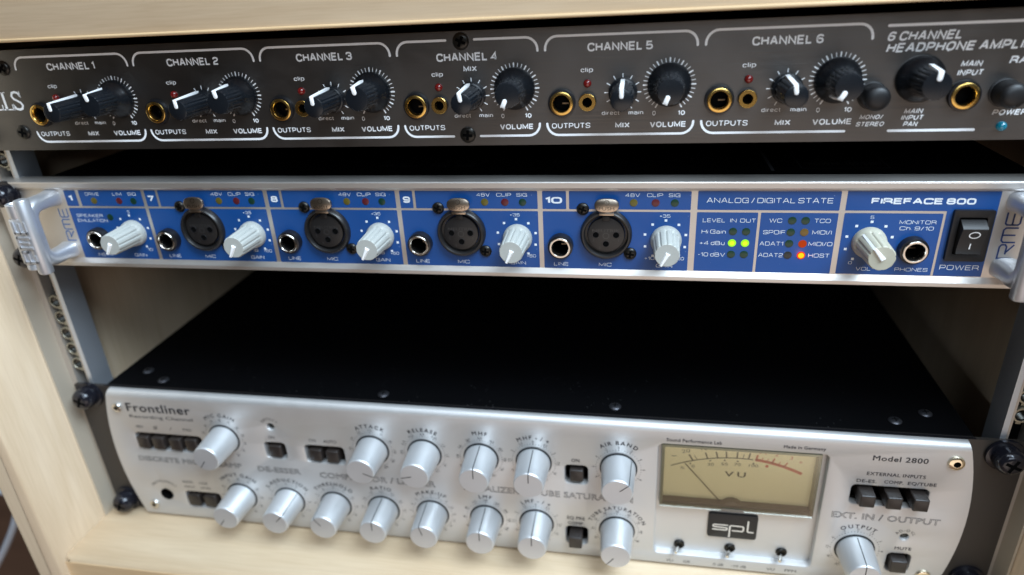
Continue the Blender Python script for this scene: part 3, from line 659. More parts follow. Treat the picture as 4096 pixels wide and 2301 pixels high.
T('DRIVE', 52.0, 59.3, 37.2, 1.5); T('LIM', 66.8, 71.6, 37.2, 1.5); T('SIG', 75, 79.4, 37.2, 1.5); T('1', 42.3, 44.3, 34.4, 2.8, 'E')
T('SPEAKER', 43.5, 58, 26.4, 1.5); T('EMULATION', 43.3, 59.8, 23.9, 1.5); T('INSTR.', 48.6, 57, 6.2, 1.6); T('GAIN', 69.1, 75.8, 6.3, 1.6); T('5', 72, 73.2, 28.5, 1.35); T('10', 77.3, 80, 9.4, 1.35)
for s, a, b, z, c in (('ANALOG / DIGITAL STATE', 4.9, 52.3, 35, 2.1), ('LEVEL', 3.9, 12.5, 26.8, 1.65), ('IN', 14.6, 17, 26.8, 1.65), ('OUT', 18.4, 24.4, 26.8, 1.65), ('Hi Gain', 3.7, 13.2, 21.9, 1.7), ('+4 dBu', 3.3, 13.1, 16.95, 1.7), ('-10 dBV', 2.9, 13.6, 11.85, 1.7),
    ('WC', 29.6, 34.4, 26.9, 1.7), ('TCO', 46.6, 52.5, 26.95, 1.7), ('SPDIF', 27.7, 36.1, 21.95, 1.7), ('MIDI/I', 46.3, 53.5, 22.1, 1.7), ('ADAT1', 26.8, 35.8, 17.05, 1.7), ('MIDI/O', 45.5, 54.4, 17.2, 1.7), ('ADAT2', 26.75, 36.2, 12.05, 1.7), ('HOST', 46, 53.9, 12.2, 1.7)):
    T(s, s0 + a, s0 + b, z, c)
T('FIREFACE 800', 399.5, 435.9, 34.8, 2.45, 'E'); T('MONITOR', 410.9, 423.9, 26.8, 1.5); T('Ch. 9/10', 411.3, 423.4, 24.3, 1.5); T('5', 400.2, 401.5, 28.8, 1.3); T('0', 394.8, 396.2, 9.6, 1.2)
T('VOL', 398, 403.5, 6.95, 1.5); T('PHONES', 412.4, 424.4, 7.0, 1.5); T('POWER', 428.5, 442.4, 8.0, 2.05)
# square scale marks round each gain knob
def squares(cx, cz, r=8.6):
    mb = MB()
    for a in (-146, -110, -74, -38, 0, 38, 74, 110, 146):
        x = cx + r * math.sin(R(a)); z = cz + r * math.cos(R(a)); mb.add([(x - .52, ty, z - .5), (x + .52, ty, z - .5), (x + .52, ty, z + .5), (x - .52, ty, z + .5)], [(0, 1, 2, 3)])
    part('dial_scale', mb, wp, ifc, smooth=False)
KC = [(OX[i] + 52.0, zr + 18.75) for i in range(5)]
for x, z in KC: squares(x - .2, z)
squares(401.0, zr + 19.0)
# lamps
LD = lambda m: mesh_of(MB().lathe([(1.62, 0), (1.6, .12), (1.3, .2), (0, .24)], 24), M[m])
lens = {k: LD(k) for k in ('led_off_yellow', 'led_off_red', 'led_off_green', 'led_off_black', 'led_amber', 'led_on_green', 'led_on_orange', 'led_on_red')}
def lamp(k, x, z, label=None): return place('lamp', lens[k], (x, by, zr + z), ifc, label=label)
for i in range(1, 5):
    lamp('led_off_yellow', OX[i] + 38.6, 34.85); lamp('led_off_red', OX[i] + 47.4, 34.85); lamp('led_off_green', OX[i] + 55.0, 34.85)
lamp('led_off_yellow', 55.8, 34.6); lamp('led_off_red', 69.4, 34.6); lamp('led_off_green', 77.1, 34.5); lamp('led_off_green', 61.8, 26.4)
core = mesh_of(MB().lathe([(1.15, .26), (1.0, .3), (0, .32)], 20), M['led_core']); ycore = mesh_of(MB().lathe([(1.0, .255), (.85, .28), (0, .3)], 20), M['led_core_yellow'])
for x in (16.0, 21.1):
    for z in (22.9, 12.95): lamp('led_off_green', s0 + x, z)
    l = lamp('led_on_green', s0 + x, 17.9, 'brightly lit lime green level lamp'); sub('glowing_core', ycore, l)
lamp('led_off_green', s0 + 38.2, 27.8); lamp('led_off_green', s0 + 43.2, 27.8); lamp('led_off_green', s0 + 38.2, 22.9); lamp('led_amber', s0 + 43.3, 22.9, 'dull amber lamp')
lamp('led_off_green', s0 + 38.1, 18.0); lamp('led_on_orange', s0 + 43.2, 18.0, 'lit orange lamp'); lamp('led_off_black', s0 + 38.1, 13.0); h_ = lamp('led_on_red', s0 + 43.2, 13.0, 'brightly lit red lamp with yellow core'); sub('glowing_core', core, h_)
hl = bpy.data.lights.new('lit_lamp_glow', 'POINT'); hl.energy = .0006; hl.color = (1, .08, .1); hl.shadow_soft_size = .001; hlo = bpy.data.objects.new('lit_lamp_glow', hl); COL.objects.link(hlo); hlo.location = ((s0 + 43.2) * MM, (by - 2.0) * MM, (zr + 13.0) * MM)
# microphone sockets
xs = mesh_of(MB().lathe([(10.75, 0), (10.8, 1.4), (10.5, 2.5), (9.9, 3.1), (9.3, 3.1), (8.9, 2.4), (8.85, .35), (7.9, .3)], 48), M['connector'])
xi = mesh_of(MB().lathe([(7.75, .2), (7.75, 1.6), (7.55, 1.9), (7.2, 2.0), (0, 2.0)], 40), M['connector'])
pin = mesh_of(MB().lathe([(1.35, 2.02), (1.25, 2.06), (1.0, 2.03), (0, 2.03)], 16), M['void'])
pinr = mesh_of(MB().lathe([(1.55, 2.0), (1.5, 2.14), (1.3, 2.14), (1.25, 2.02)], 16), M['black'])
tabo = [(5 * math.copysign(abs(math.cos(a_)) ** .75, math.cos(a_)), 2.9 * math.copysign(abs(math.sin(a_)) ** .8, math.sin(a_))) for a_ in [2 * PI * k_ / 32 for k_ in range(32)]]
tabm = mesh_of(MB().slab(tabo, -.4, -1.5, .45), M['push'])
tabl = mesh_of(MB().slab([(-3.0, -4.2), (3.0, -4.2), (3.2, -2.9), (-3.2, -2.9)], .5, -1.0, .2), M['push'])
pt_ = MB(); ctext(pt_, 'PUSH', 0, -1.2, 1.35, -1.56, wide=1.4); ptm = mesh_of(pt_, mat('embossed_metal_letters', (.85, .8, .7), .2, 1.0), smooth=False)
rg = mesh_of(MB().stroke([(1.0 * math.cos(R(a)), 1.3 + 1.0 * math.sin(R(a))) for a in range(0, 360, 30)], .22, -1.57, close=True), M['nickel'], smooth=False)
et = MB(); ctext(et, 'NEUTRIK', 0, 2.0, 1.3, -2.03, wide=1.5); ctext(et, '2', -5.2, -2.2, 1.2, -2.03); ctext(et, '1', 5.2, -2.2, 1.2, -2.03); ctext(et, '3', -2.6, -5.6, 1.2, -2.03)
et.stroke([(1.25 * math.cos(R(a)), -.3 + 1.25 * math.sin(R(a))) for a in range(0, 360, 30)], .3, -2.03, close=True)
etm = mesh_of(et, mat('embossed_black_letters', (.035, .033, .032), .3), smooth=False)
notch = mesh_of(MB().box(-1.6, 1.6, -2.3, -.5, 6.2, 8.4, .3), M['black_satin'])
for i in range(1, 5):
    o = OX[i]; c = (o + 27.5, by, zr + 21.3)
    x_ = place('microphone_socket', xs, c, ifc); sub('insert', xi, x_); sub('notch', notch, x_)
    for dx, dz in ((-4.2, .1), (4.2, .1), (0, -3.9)): sub('pin_hole', pin, x_, (dx, 0, dz)); sub('pin_rim', pinr, x_, (dx, 0, dz))
    sub('moulded_lettering', etm, x_)
    t_ = place('push_tab', tabm, (o + 27.8, yr - 2.6, zr + 34.6), ifc); t_.rotation_euler = (R(-6), 0, 0); sub('lever', tabl, t_); sub('stamped_lettering', ptm, t_); sub('stamped_emblem', rg, t_)
    put_screw(SX, (o + 17.8, by, zr + 32.1), ifc, 20, 'socket_screw'); put_screw(SX, (o + 37.6, by, zr + 12.5), ifc, 8, 'socket_screw')
for x, z in JX: put_jack(J3, (x, yr, z), ifc, con=True)
put_jack(J3, (PJ[0], yr, PJ[1]), ifc, con=True)
# knobs
KG = [(6.35, 0), (6.35, .8), (6.1, 2.6), (5.75, 3.1), (5.55, 3.6), (5.05, 16.2), (4.85, 16.9), (4.6, 17.1), (0, 17.1)]
def ptr2(mtop=17.1):
    a = MB(); w0, w1 = .62, 1.02
    v = [(-w1, -mtop, -.9), (w1, -mtop, -.9), (w0, -mtop, 5.1), (-w0, -mtop, 5.1), (-w1 * .6, -mtop - .75, -.5), (w1 * .6, -mtop - .75, -.5), (w0 * .45, -mtop - .75, 4.9), (-w0 * .45, -mtop - .75, 4.9)]
    a.add(v, [(0, 1, 5, 4), (1, 2, 6, 5), (2, 3, 7, 6), (3, 0, 4, 7), (4, 5, 6, 7), (0, 3, 2, 1)])
    b = MB(); b.add([(-.5, -mtop - .3, 4.9), (.5, -mtop - .3, 4.9), (.4, -3.5, 5.75), (-.4, -3.5, 5.75), (-.5, -mtop - .3, 4.2), (.5, -mtop - .3, 4.2), (.4, -3.5, 4.9), (-.4, -3.5, 4.9)], [(0, 1, 2, 3), (4, 7, 6, 5), (0, 4, 5, 1), (3, 2, 6, 7), (0, 3, 7, 4), (1, 5, 6, 2)])
    a.add(b.v, b.f); return a
GKm = kmesh(KG, flute(12, .10, 3.4, 17.0), M['grey'], 144); IKm = kmesh(KG, flute(12, .10, 3.4, 17.0), M['ivory'], 144); P2 = mesh_of(ptr2(), M['white'], ang=25)
for i, a in enumerate((-150, -152, -151, -155, -153)): knob(GKm, P2, (KC[i][0] + .15, by, KC[i][1]), a, ifc, 'gain_knob')
knob(IKm, P2, (401.1, by, zr + 19.1), -39, ifc, 'volume_knob', label='yellowed warm grey volume knob')
# power switch
sw = place('power_switch', mesh_of(MB().plate(rrect(-7.0, 7.0, -10.3, 10.3, .6, 3), [rrect(-4.75, 4.75, -7.4, 7.4, .5, 3)], -1.6, 1.6, cham=.3), M['black_satin']), (435.9, by, zr + 22.6), ifc)
sub('cavity', mesh_of(MB().box(-4.9, 4.9, -.3, .0, -7.5, 7.5), M['void']), sw)
rk = [(-.3, 6.6), (-1.6, 6.5), (-4.7, 4.5), (-5.0, 4.0), (-4.4, 1.8), (-3.7, -.6), (-3.2, -3.4), (-3.0, -5.4), (-3.3, -6.5), (-2.9, -6.9), (-.2, -7.0), (-.2, 6.6)]
def rky(z):
    for (y0, z0), (y1, z1) in zip(rk[3:9], rk[4:9]):
        if z1 <= z <= z0: return y0 + (y1 - y0) * (z - z0) / (z1 - z0)
    return rk[3][0]
sub('rocker', mesh_of(MB().exx(rk, -4.3, 4.3), M['rocker'], ang=45), sw)
mk = MB().stroke([(.3 + 1.8 * math.cos(R(a)), 1.5 + 1.3 * math.sin(R(a))) for a in range(0, 360, 15)], .38, 0, close=True)
mi = MB().stroke([(0, -2.2), (0, -3.4), (0, -4.6)], .42, 0, cap=False); mk.add(mi.v, mi.f)
mk.v = [(x, rky(z) - .13, z) for x, y, z in mk.v]
sub('printed_marks', mesh_of(mk, M['white'], smooth=False), sw)
# maker's mark, reading upwards, and its twin at the left
def mark(xt, xb, zs, m):
    L = {'R': [[(.0, 0), (0, 1), (.85, 1), (1, .88), (1, .62), (.85, .5), (.3, .5)], [(.42, .5), (1, 0)]], 'M': [[(0, 0), (0, .86), (.14, 1), (.86, 1), (1, .86), (1, 0)], [(.5, 1), (.5, .1)]], 'E': [[(1, 1), (.12, 1), (0, .88), (0, .12), (.12, 0), (1, 0)], [(0, .52), (.9, .52)]]}
    for ch, (z0, z1) in zip('RME', zs):
        mb = MB()
        for pl in L[ch]: mb.stroke([(xb + (xt - xb) * b, zr + z0 + (z1 - z0) * a) for a, b in pl], .62, yr - .06, cap=False)
        part('maker_mark', mb, m, ifc, smooth=False)
mark(447.7, 452.6, ((13.2, 18.8), (19.8, 25.6), (26.8, 31.8)), M['blue_print'])
mark(34.2, 38.7, ((14.2, 19.0), (20.0, 25.0), (26.2, 30.6)), mat('light_blue_logo_print', (.07, .15, .34), .4))
# handles
def handle(xc, sgn):
    body = MB(); path = []
    for k in range(5): path.append((0 - 2.6 * k, 13.4))
    for k in range(1, 8): a = R(90 * k / 7); path.append((-10.4 - 6.2 * math.sin(a), 13.4 - 6.2 * (1 - math.cos(a))))
    path += [(-16.6, 3.5), (-16.6, 0)]
    path = path + [(y, -z) for y, z in path[::-1][1:]]
    n = 24; V = []; F = []
    for i, (y, z) in enumerate(path):
        a = Vector(path[max(0, i - 1)]); b = Vector(path[min(len(path) - 1, i + 1)]); d = (b - a).normalized(); nn = Vector((-d.y, d.x))
        fl = 1.0 + .18 * max(0, 1 - abs(y) / 4.0)
        for k in range(n):
            t = 2 * PI * k / n; c = math.copysign(abs(math.cos(t)) ** .7, math.cos(t)); s_ = math.copysign(abs(math.sin(t)) ** .7, math.sin(t))
            V.append((4.3 * fl * c, y + nn.x * 3.5 * fl * s_, z + nn.y * 3.5 * fl * s_))
    for i in range(len(path) - 1):
        for k in range(n): j2 = (k + 1) % n; F.append((i * n + k, i * n + j2, (i + 1) * n + j2, (i + 1) * n + k))
    body.add(V, F)
    hx_ = place('handle', mesh_of(body, M['cast_silver'], ang=60), (xc, yr, zr + 22.7), ifc)
    # front bar: full-height inner half, shorter lettered half with an open cup above and below
    def bar(prof, z0, z1):
        n = len(prof); cx = sum(p[0] for p in prof) / n; cy = sum(p[1] for p in prof) / n; V = []
        for zc, q in ((z0 + .0, .86), (z0 + .7, 1), (z1 - .7, 1), (z1, .86)):
            for x, y in prof: V.append(((cx + (x - cx) * q) * sgn, cy + (y - cy) * q, zc))
        F = [(k * n + i, k * n + (i + 1) % n, (k + 1) * n + (i + 1) % n, (k + 1) * n + i) for k in range(3) for i in range(n)] + [tuple(range(n))[::-1], tuple(range(3 * n, 4 * n))]
        return MB().add(V, F)
    pa = [(4.3, -16.4), (4.8, -17.4), (4.8, -19.4), (4.0, -20.8), (2.4, -21.3), (.6, -21.3), (-.8, -20.6), (-1, -16.6), (0, -16), (3.0, -15.9)]
    pb = [(1.5, -15.4), (1.5, -21.0), (-5.6, -21.3), (-7.0, -20.4), (-7.5, -18.4), (-6.9, -16.0), (-5.0, -15.0)]
    sub('front_bar', mesh_of(bar(pa, -18.2, 18.2), M['cast_silver'], ang=50), hx_)
    sub('lettered_face', mesh_of(bar(pb, -13.2, 9.2), M['cast_silver'], ang=50), hx_)
    for q in (1, -1):
        c = MB().lathe([(3.2, 8.5 if q > 0 else 12.5), (4.0, 10 if q > 0 else 13.5), (4.1, 15.8), (3.7, 16.1), (3.2, 15.6), (2.9, 12.5), (0, 12.5)], 24, axis='z')
        c.v = [((-3.3 + a * .95) * sgn, -18 + b * .8, cc * q) for a, b, cc in c.v]; sub('end_cup', mesh_of(c, M['cast_silver']), hx_)
        d = MB().lathe([(3.1, 15.2), (2.95, 12.8), (0, 12.8)], 20, axis='z'); d.v = [((-3.3 + a * .95) * sgn, -18 + b * .8, cc * q) for a, b, cc in d.v]; sub('cup_hollow', mesh_of(d, M['void']), hx_)
    er = MB(); u = 1.2 * sgn
    for ch, z0 in (('E', 2.4), ('M', -5.0), ('R', -12.2)):
        for x0, x1, a, b in {'R': [(-4.6, 2.6, 0, 1.1), (-4.6, -1, 5, 6.1), (-2, -1, 0, 6.1), (1.5, 2.6, 0, 4), (-4.6, -3.6, 0, 6.1)], 'M': [(-4.6, 2.6, 0, 1.1), (-4.6, 2.6, 5, 6.1), (-4.6, -3.5, 0, 6.1), (-3.5, 1.5, 2.6, 3.5)], 'E': [(-4.6, 2.6, 0, 1.1), (-4.6, -3.5, 0, 6.1), (-1.5, -.5, 0, 5.4), (1.5, 2.6, 0, 6.1)]}[ch]:
            er.box((x0 - .2) * sgn, (x1 - .2) * sgn, -21.2, -21.75, z0 + a, z0 + b, .15)
    sub('raised_letters', mesh_of(er, M['cast_silver'], ang=20), hx_)
    return hx_
handle(33.0, 1); handle(451.2, -1)
for x in (9.6, 474.7):
    for z in (6.2, 37.8): rack_screw((x, yr - .3, zr + z), ifc, 20, 1.12)

# ================================================================= UNIT 3: silver channel strip (bottom)
yf = -6.32
spl = thing('channel_strip', 'silver curved-front recording channel strip with VU meter on the bottom shelf', 'channel strip', (241, yf, 0))
def xl(z): return 17.0 + 6.9 * (abs(z - 44) / 44) ** 2.0
def xrr(z): return 464.2 - 6.6 * (abs(z - 44) / 44) ** 2.0
ztop = 84.6
out = []
for k in range(17): z = 1.2 + (ztop - 1.2) * k / 16; out.append((xrr(z), z))
for k in range(17): z = ztop - (ztop - 1.2) * k / 16; out.append((xl(z), z))
pills = {'p4': (33.2, 75, 49.4, 60.6), 'p2': (54, 76.5, 9.0, 20.2), 'pd': (113.2, 125.6, 49.9, 60.6), 'pc': (137, 159.6, 49.3, 60.6), 'pe': (278.4, 289.9, 49.0, 60.4), 'pq': (278.3, 289.7, 8.4, 20.1), 'px': (412.8, 445.9, 50.4, 61.5), 'pm': (434.7, 445.2, 10.4, 21.7)}
HL = [rrect(*v, 2.2, 5) for v in pills.values()] + [circ(41.2, 16.6, 3.6), circ(119.6, 71.1, 2.1, 20), circ(440.2, 32.4, 1.9, 20), rrect(324.0, 401.0, 7.6, 77.4, 2.5, 5)]
part('front_plate', MB().plate(out, HL, yf, 4.0, cham=.9), M['silver_paint'], spl, ang=30)
rows = [(yf, ztop)] + [(yf + 3.6 - 3.6 * math.cos(R(a)), ztop + 3.4 * math.sin(R(a))) for a in (15, 30, 45, 60, 75, 90)] + [(-2.2, ztop + 3.4), (-2.2, ztop)]
mb = MB(); n = len(rows); mb.add([(xl(z), y, z) for y, z in rows] + [(xrr(z), y, z) for y, z in rows], [(i, (i + 1) % n, n + (i + 1) % n, n + i) for i in range(n)] + [tuple(range(n))[::-1], tuple(range(n, 2 * n))])
part('rounded_top_edge', mb, M['silver_paint'], spl, ang=30)
mb = MB().exx([(yf, 1.2), (yf + .5, .6), (yf + 1.2, .3), (-2.2, .3), (-2.2, 1.2)], xl(1), xrr(1)); part('bottom_edge', mb, M['silver_paint'], spl)
hl_open = [offs(h, .3) for h in HL[:-1]] + [rrect(324.5, 400.5, 40, 77, .5, 2)]
part('rack_plate', MB().plate(rrect(.2, 482.4, .2, 88.1, .4, 2), hl_open, -2.0, 2.0), M['ear'], spl, smooth=False)
# recess floor and meter opening
part('meter_recess', MB().plate(rrect(323.2, 401.8, 6.8, 78.2, 2, 3), [rrect(325.6, 398.6, 38.3, 76.6, .6, 2)], yf + 4.0 - .05, .2), M['silver_paint'], spl, smooth=False)
part('chassis', MB().box(20, 461, 20, 255, .2, 87.6), M['lid'], spl)
part('chassis_lid', MB().exx([(-.4, 84), (-.4, 87.2), (.3, 87.9), (1.2, 88.1), (250, 88.1), (250, 87.65), (.4, 87.65), (.4, 84)], 20, 461), M['lid'], spl)
part('lid_lip', MB().box(19.8, 461.2, -1.98, -.45, 84, 88.25), M['lid_front'], spl)
# vents in the lid
vq = MB().slab(rrect(-1.5, 1.5, -11, 11, 1.4, 3), 0, .02); vsm = mesh_of(MB().add([(a, c, 0) for a, b, c in vq.v[:len(vq.v) // 2]], [tuple(range(len(vq.v) // 2))]), M['void'], smooth=False)
for r_ in range(2):
    for k in range(8):
        for x in (112 + k * 12, 300 + k * 12): place('vent_slot', vsm, (x + 1.5, 118 + 11 - r_ * 36, 88.14), spl)
ls = MB().lathe([(3.0, 0), (3.0, .3), (2.3, .9), (1.1, 1.15), (0, 1.15)], 22, axis='z'); lsm = mesh_of(ls, mat('dark_steel_screw', (.075, .075, .085), .34, .8))
lx = MB().box(-1.5, 1.5, -.3, .3, 1.0, 1.2); b_ = MB().box(-.3, .3, -1.5, 1.5, 1.0, 1.202); lx.add(b_.v, b_.f); lxm = mesh_of(lx, M['void'], smooth=False)
for x, y in ((35.2, 15.3), (50.9, 6.9), (181.9, 5.9), (302.6, 6.9), (431.1, 8.7), (446.4, 16.2)):
    o = place('lid_screw', lsm, (x, y, 88.1), spl); sub('cross_recess', lxm, o)
# cavities behind openings
for n_, v in pills.items(): part('button_cavity', MB().box(v[0] - .6, v[1] + .6, 5.0, 5.4, v[2] - .6, v[3] + .6).box(v[0] - .6, v[1] + .6, yf + 4, 5, v[2] - 1.1, v[2] - .5), M['void'], spl, smooth=False)
bm_ = {}
def button(xc, zc, w, h, pr):
    k = (w, h, pr)
    if k not in bm_: bm_[k] = mesh_of(MB().slab(rrect(-w / 2, w / 2, -h / 2, h / 2, .6, 3), 8, -pr, .55), M['button'], ang=60)
    return place('push_button', bm_[k], (xc, yf, zc), spl)
for x in (38.0, 47.6, 58.4, 68.0): button(x, 54.6, 7.2, 7.8, 1.2 if x < 60 else .6)
for x in (59.0, 69.5): button(x, 14.4, 7.6, 7.8, .8)
button(119.4, 54.8, 7.2, 7.4, .4); button(143.0, 54.4, 7.0, 7.4, .6); button(152.8, 54.4, 7.0, 7.4, .9)
button(284.3, 54.6, 6.8, 7.2, 1.0); button(283.6, 13.6, 6.8, 7.4, 5.0)
for x in (419.0, 430.4, 441.6): button(x, 56.2, 6.6, 6.8, 5.0)
button(439.6, 15.8, 7.4, 7.4, 3.0)
part('instrument_socket', MB().lathe([(3.9, .1), (3.6, -.5), (3.3, -8), (0, -8)], 28, c=(41.2, yf, 16.6)), M['void'], spl)
for x, z in ((119.6, 71.1), (440.2, 32.4)): part('indicator_lamp', MB().lathe([(1.6, -2.2), (1.2, -1.3), (0, -1.0)], 16, c=(x, yf, z)), M['led_off_black'], spl)
# knobs
SK = mesh_of(MB().lathe([(8.45, .4), (8.45, 1.2), (7.5, 17.0), (7.3, 17.7), (6.95, 18.0), (0, 18.0)], 56), M['knob_silver'])
SC = mesh_of(MB().lathe([(9.25, 0), (9.25, .25), (9.0, .45), (8.5, .5)], 48), M['line_black'])
def sptr():
    w = .22; a = MB(); a.add([(-w, -18.06, 1.6), (w, -18.06, 1.6), (w, -18.06, 7.0), (-w, -18.06, 7.0)], [(0, 1, 2, 3)])
    a.add([(-w, -17.98, 7.0), (w, -17.98, 7.0), (w, -17.65, 7.38), (-w, -17.65, 7.38), (w, -17.0, 7.56), (-w, -17.0, 7.56), (w, -1.2, 8.52), (-w, -1.2, 8.52)], [(0, 1, 2, 3), (3, 2, 4, 5), (5, 4, 6, 7)])
    return mesh_of(a, M['line_black'], smooth=False)
SP = sptr()
KZ = 60.9; KZ2 = 20.5
SN = [('MIC GAIN', 89.8, KZ, -144, ['18', '20', '23', '26', '30', '34', '38', '42', '48', '55', '60', '65', '68'], 14.4),
 ('ATTACK', 176.4, KZ, 112, ['', '', '0.5', '1.0', '2.5', '7.0', '16', '40', '130', '180', '200'], 14.0),
 ('RELEASE', 205.1, KZ, -103, ['', '40', '070', '0.15', '0.25', '0.4', '0.65', '1.0', '1.3', '1.8', '2.0'], 14.0),
 ('MHF', 235.4, KZ, 1, ['', '720', '1k0', '1k5', '2k7', '3k4', '4k5', '6k5', '10k', '13k', '15k'], 14.4),
 ('MHF - / +', 262.7, KZ, 1, ['12', '10', '7.5', '5', '2.5', '0', '2.5', '5', '7.5', '10', '12'], 14.0),
 ('AIR BAND', 305.1, KZ, 48, ['10', '8', '6', '4', '-2', '0', '2', '4', '6', '8', '10'], 14.2),
 ('INPUT GAIN', 91.2, KZ2, -142, ['', '4', '5', '10', '15', '20', '25', '30', '36', '40', '44'], 14.4),
 ('S-REDUCTION', 120.9, KZ2, 44, ['0', '1', '2', '3', '4', '5', '6', '7', '8', '9', '10'], 13.6),
 ('THRESHOLD', 149.0, KZ2, -38, ['', '-5', '0', '3', '6', '10', '12', '14', '16', '18', '20'], 13.6),
 ('RATIO', 177.2, KZ2, 3, ['1', '1.2', '1.4', '1.6', '1.8', '2.2', '3.0', '4.5', '6.5', '8', '20'], 13.8),
 ('MAKE-UP', 205.4, KZ2, -15, ['0', '1', '2', '3', '4', '5', '6', '7', '8', '9', '10', '12', '14', '16', '18'], 13.8),
 ('LMF', 235.6, KZ2, 1, ['', '30', '60', '80', '115', '160', '200', '300', '420', '480', '700'], 13.8),
 ('LMF - / +', 262.7, KZ2, 1, ['12', '10', '7.5', '5', '2.5', '0', '2.5', '5', '7.5', '10', '12'], 13.8),
 ('TUBE SATURATION', 304.8, KZ2, -143, ['0', '10', '20', '30', '40', '50', '60', '70', '80', '90', '100'], 13.8),
 ('OUTPUT', 419.4, 22.3, -1, ['-20', '-18', '-12', '-6', '-3', '0', '1.5', '3', '4', '5', '6'], 13.4)]
sy = yf - .06; dp = M['dark_print']
for nm, x, z, a, nums, ra in SN:
    if nm not in ('THRESHOLD',): pass
    o = place('rotary_knob', SK, (x, yf, z), spl, rot=(0, R(a), 0)); sub('pointer_line', SP, o)
    sub('collar', SC, o)
    part('lettering', arctext(MB(), nm, x, z, ra, 2.15 if nm != 'TUBE SATURATION' else 2.0, sy, wt='b', track=1.18, wide=1.05), dp, spl, smooth=False)
    d = MB(); K = len(nums) - 1
    for k, s in enumerate(nums):
        aa = -150 + 300 * k / K; t = R(aa)
        if s: ctext(d, s, x + 12.45 * math.sin(t), z + 12.45 * math.cos(t), 1.35, sy, rot=(aa if abs(aa) < 100 else aa), wide=.9)
    for k in range(41):
        t = R(-150 + 7.5 * k); r_ = .2 if k % 4 else .3
        cx, cz = x + 11.05 * math.sin(t), z + 11.05 * math.cos(t); d.add([(cx + r_ * math.cos(u), sy, cz + r_ * math.sin(u)) for u in [k2 * PI / 3 for k2 in range(6)]], [tuple(range(6))])
    part('dial_scale', d, dp, spl, smooth=False)
def L(s, x0, x1, z, cap, wt='n', m=dp): return letter(spl, s, x0, x1, z, cap, sy, m, wt)
L('Frontliner', 33.6, 73.3, 75.5, 5.2, 'b'); L('Recording Channel', 34, 73.3, 71.0, 2.1)
L('48V', 35.6, 40.6, 64.3, 1.6); L('/', 57, 58.6, 64.2, 1.8); L('PAD', 65.5, 70.6, 64.3, 1.6)
part('lettering', MB().stroke([(48.1 + 1.0 * math.cos(R(a)), 65 + 1.0 * math.sin(R(a))) for a in range(0, 360, 30)], .3, sy, close=True).stroke([(46.9, 63.8), (49.3, 66.2)], .3, sy), dp, spl, smooth=False)
op = M['outline_print']
L('DISCRETE MIC / PREAMP', 30.6, 96, 41.0, 3.3, 'o', op); L('DE-ESSER', 105.8, 131.6, 40.2, 3.4, 'o', op); L('COMPRESSOR / LIMITER', 142.7, 209.1, 39.2, 3.7, 'o', op)
L('EQUALIZER /', 224.5, 257.5, 39.2, 3.7, 'o', op); L('TUBE SATURATION', 262, 312.6, 39.5, 3.7, 'o', op); L('EXT. IN / OUTPUT', 406.3, 453.6, 41.4, 3.5, 'o', op)
L('INSTR.', 54.6, 61.6, 26.6, 1.5); L('LINE', 65.5, 70.6, 26.6, 1.5); L('INPUT', 55.0, 61.6, 23.2, 1.5); L('LEVEL', 65.4, 72.2, 23.2, 1.5)
L('ON', 117.0, 120.6, 63.4, 1.8); L('ON', 140.6, 144.5, 63.2, 1.9); L('AUTO', 149, 156.5, 63.2, 1.9); L('ON', 281.8, 285.8, 62.8, 1.95, 'b')
L('EQ PRE', 279, 288.3, 25.3, 1.9, 'b'); L('COMP.', 279.4, 287.9, 21.8, 1.8, 'b')
part('lettering', arctext(MB(), 'INSTRUMENT', 41.4, 16.4, 9.2, 1.7, sy, wt='n', track=1.1), dp, spl, smooth=False)
part('lettering', arctext(MB(), 'DETECT', 119.6, 71.1, 4.4, 1.5, sy, wt='n', track=1.15), dp, spl, smooth=False)
part('lettering', arctext(MB(), 'AD-OVL', 440.2, 32.4, 3.6, 1.5, sy, wt='n', track=1.1), dp, spl, smooth=False)
L('Sound Performance Lab', 327.6, 353, 79.4, 1.75, 'b'); L('Made in Germany', 380.5, 398.9, 79.9, 1.65, 'b'); L('Model 2800', 419.2, 442.3, 76.4, 2.7, 'b')
L('EXTERNAL INPUTS', 418, 442.8, 67.9, 1.8, 'b'); L('DE-ES.', 414.2, 422.8, 63.5, 1.7, 'b'); L('COMP.', 426, 434.2, 63.8, 1.7, 'b'); L('EQ/TUBE', 436, 448, 63.9, 1.7, 'b')
L('MUTE', 437, 444.4, 24.5, 1.75, 'b')
L('VU', 330.4, 334.0, 2.4, 1.6); L('GR', 339.2, 342.8, 2.5, 1.6); L('0 dB', 354.2, 359.3, 2.6, 1.6); L('-10 dB', 363.2, 370.5, 2.7, 1.6); L('VU', 380.4, 384.4, 2.9, 1.6); L('PPM', 389.2, 394.6, 3.1, 1.6)
# corner screws
hexs = MB().lathe([(3.5, 0), (3.5, .6), (3.2, 1.2), (2.4, 1.5), (1.55, 1.5)], 28); hexm = mesh_of(hexs, mat('polished_screw', (.80, .72, .55), .16, 1.0))
hexr = mesh_of(MB().lathe([(1.75, 1.52), (1.6, .5), (0, .5)], 6), M['void'], smooth=False)
smal = mesh_of(MB().lathe([(2.3, 0), (2.3, .5), (1.9, 1.0), (.9, 1.2), (0, 1.2)], 20), M['zinc'])
for x, z in ((453.4, 78.0), (452.2, 9.4)): o = place('corner_screw', hexm, (x, yf, z), spl); sub('hex_recess', hexr, o)
hexz = mesh_of(MB().lathe([(3.0, 0), (3.0, .6), (2.7, 1.2), (2.0, 1.5), (1.3, 1.5)], 28), M['zinc'])
for x, z in ((28.2, 77.6), (31.2, 8.6)): o = place('corner_screw', hexz, (x, yf, z), spl); sub('hex_recess', hexr, o)
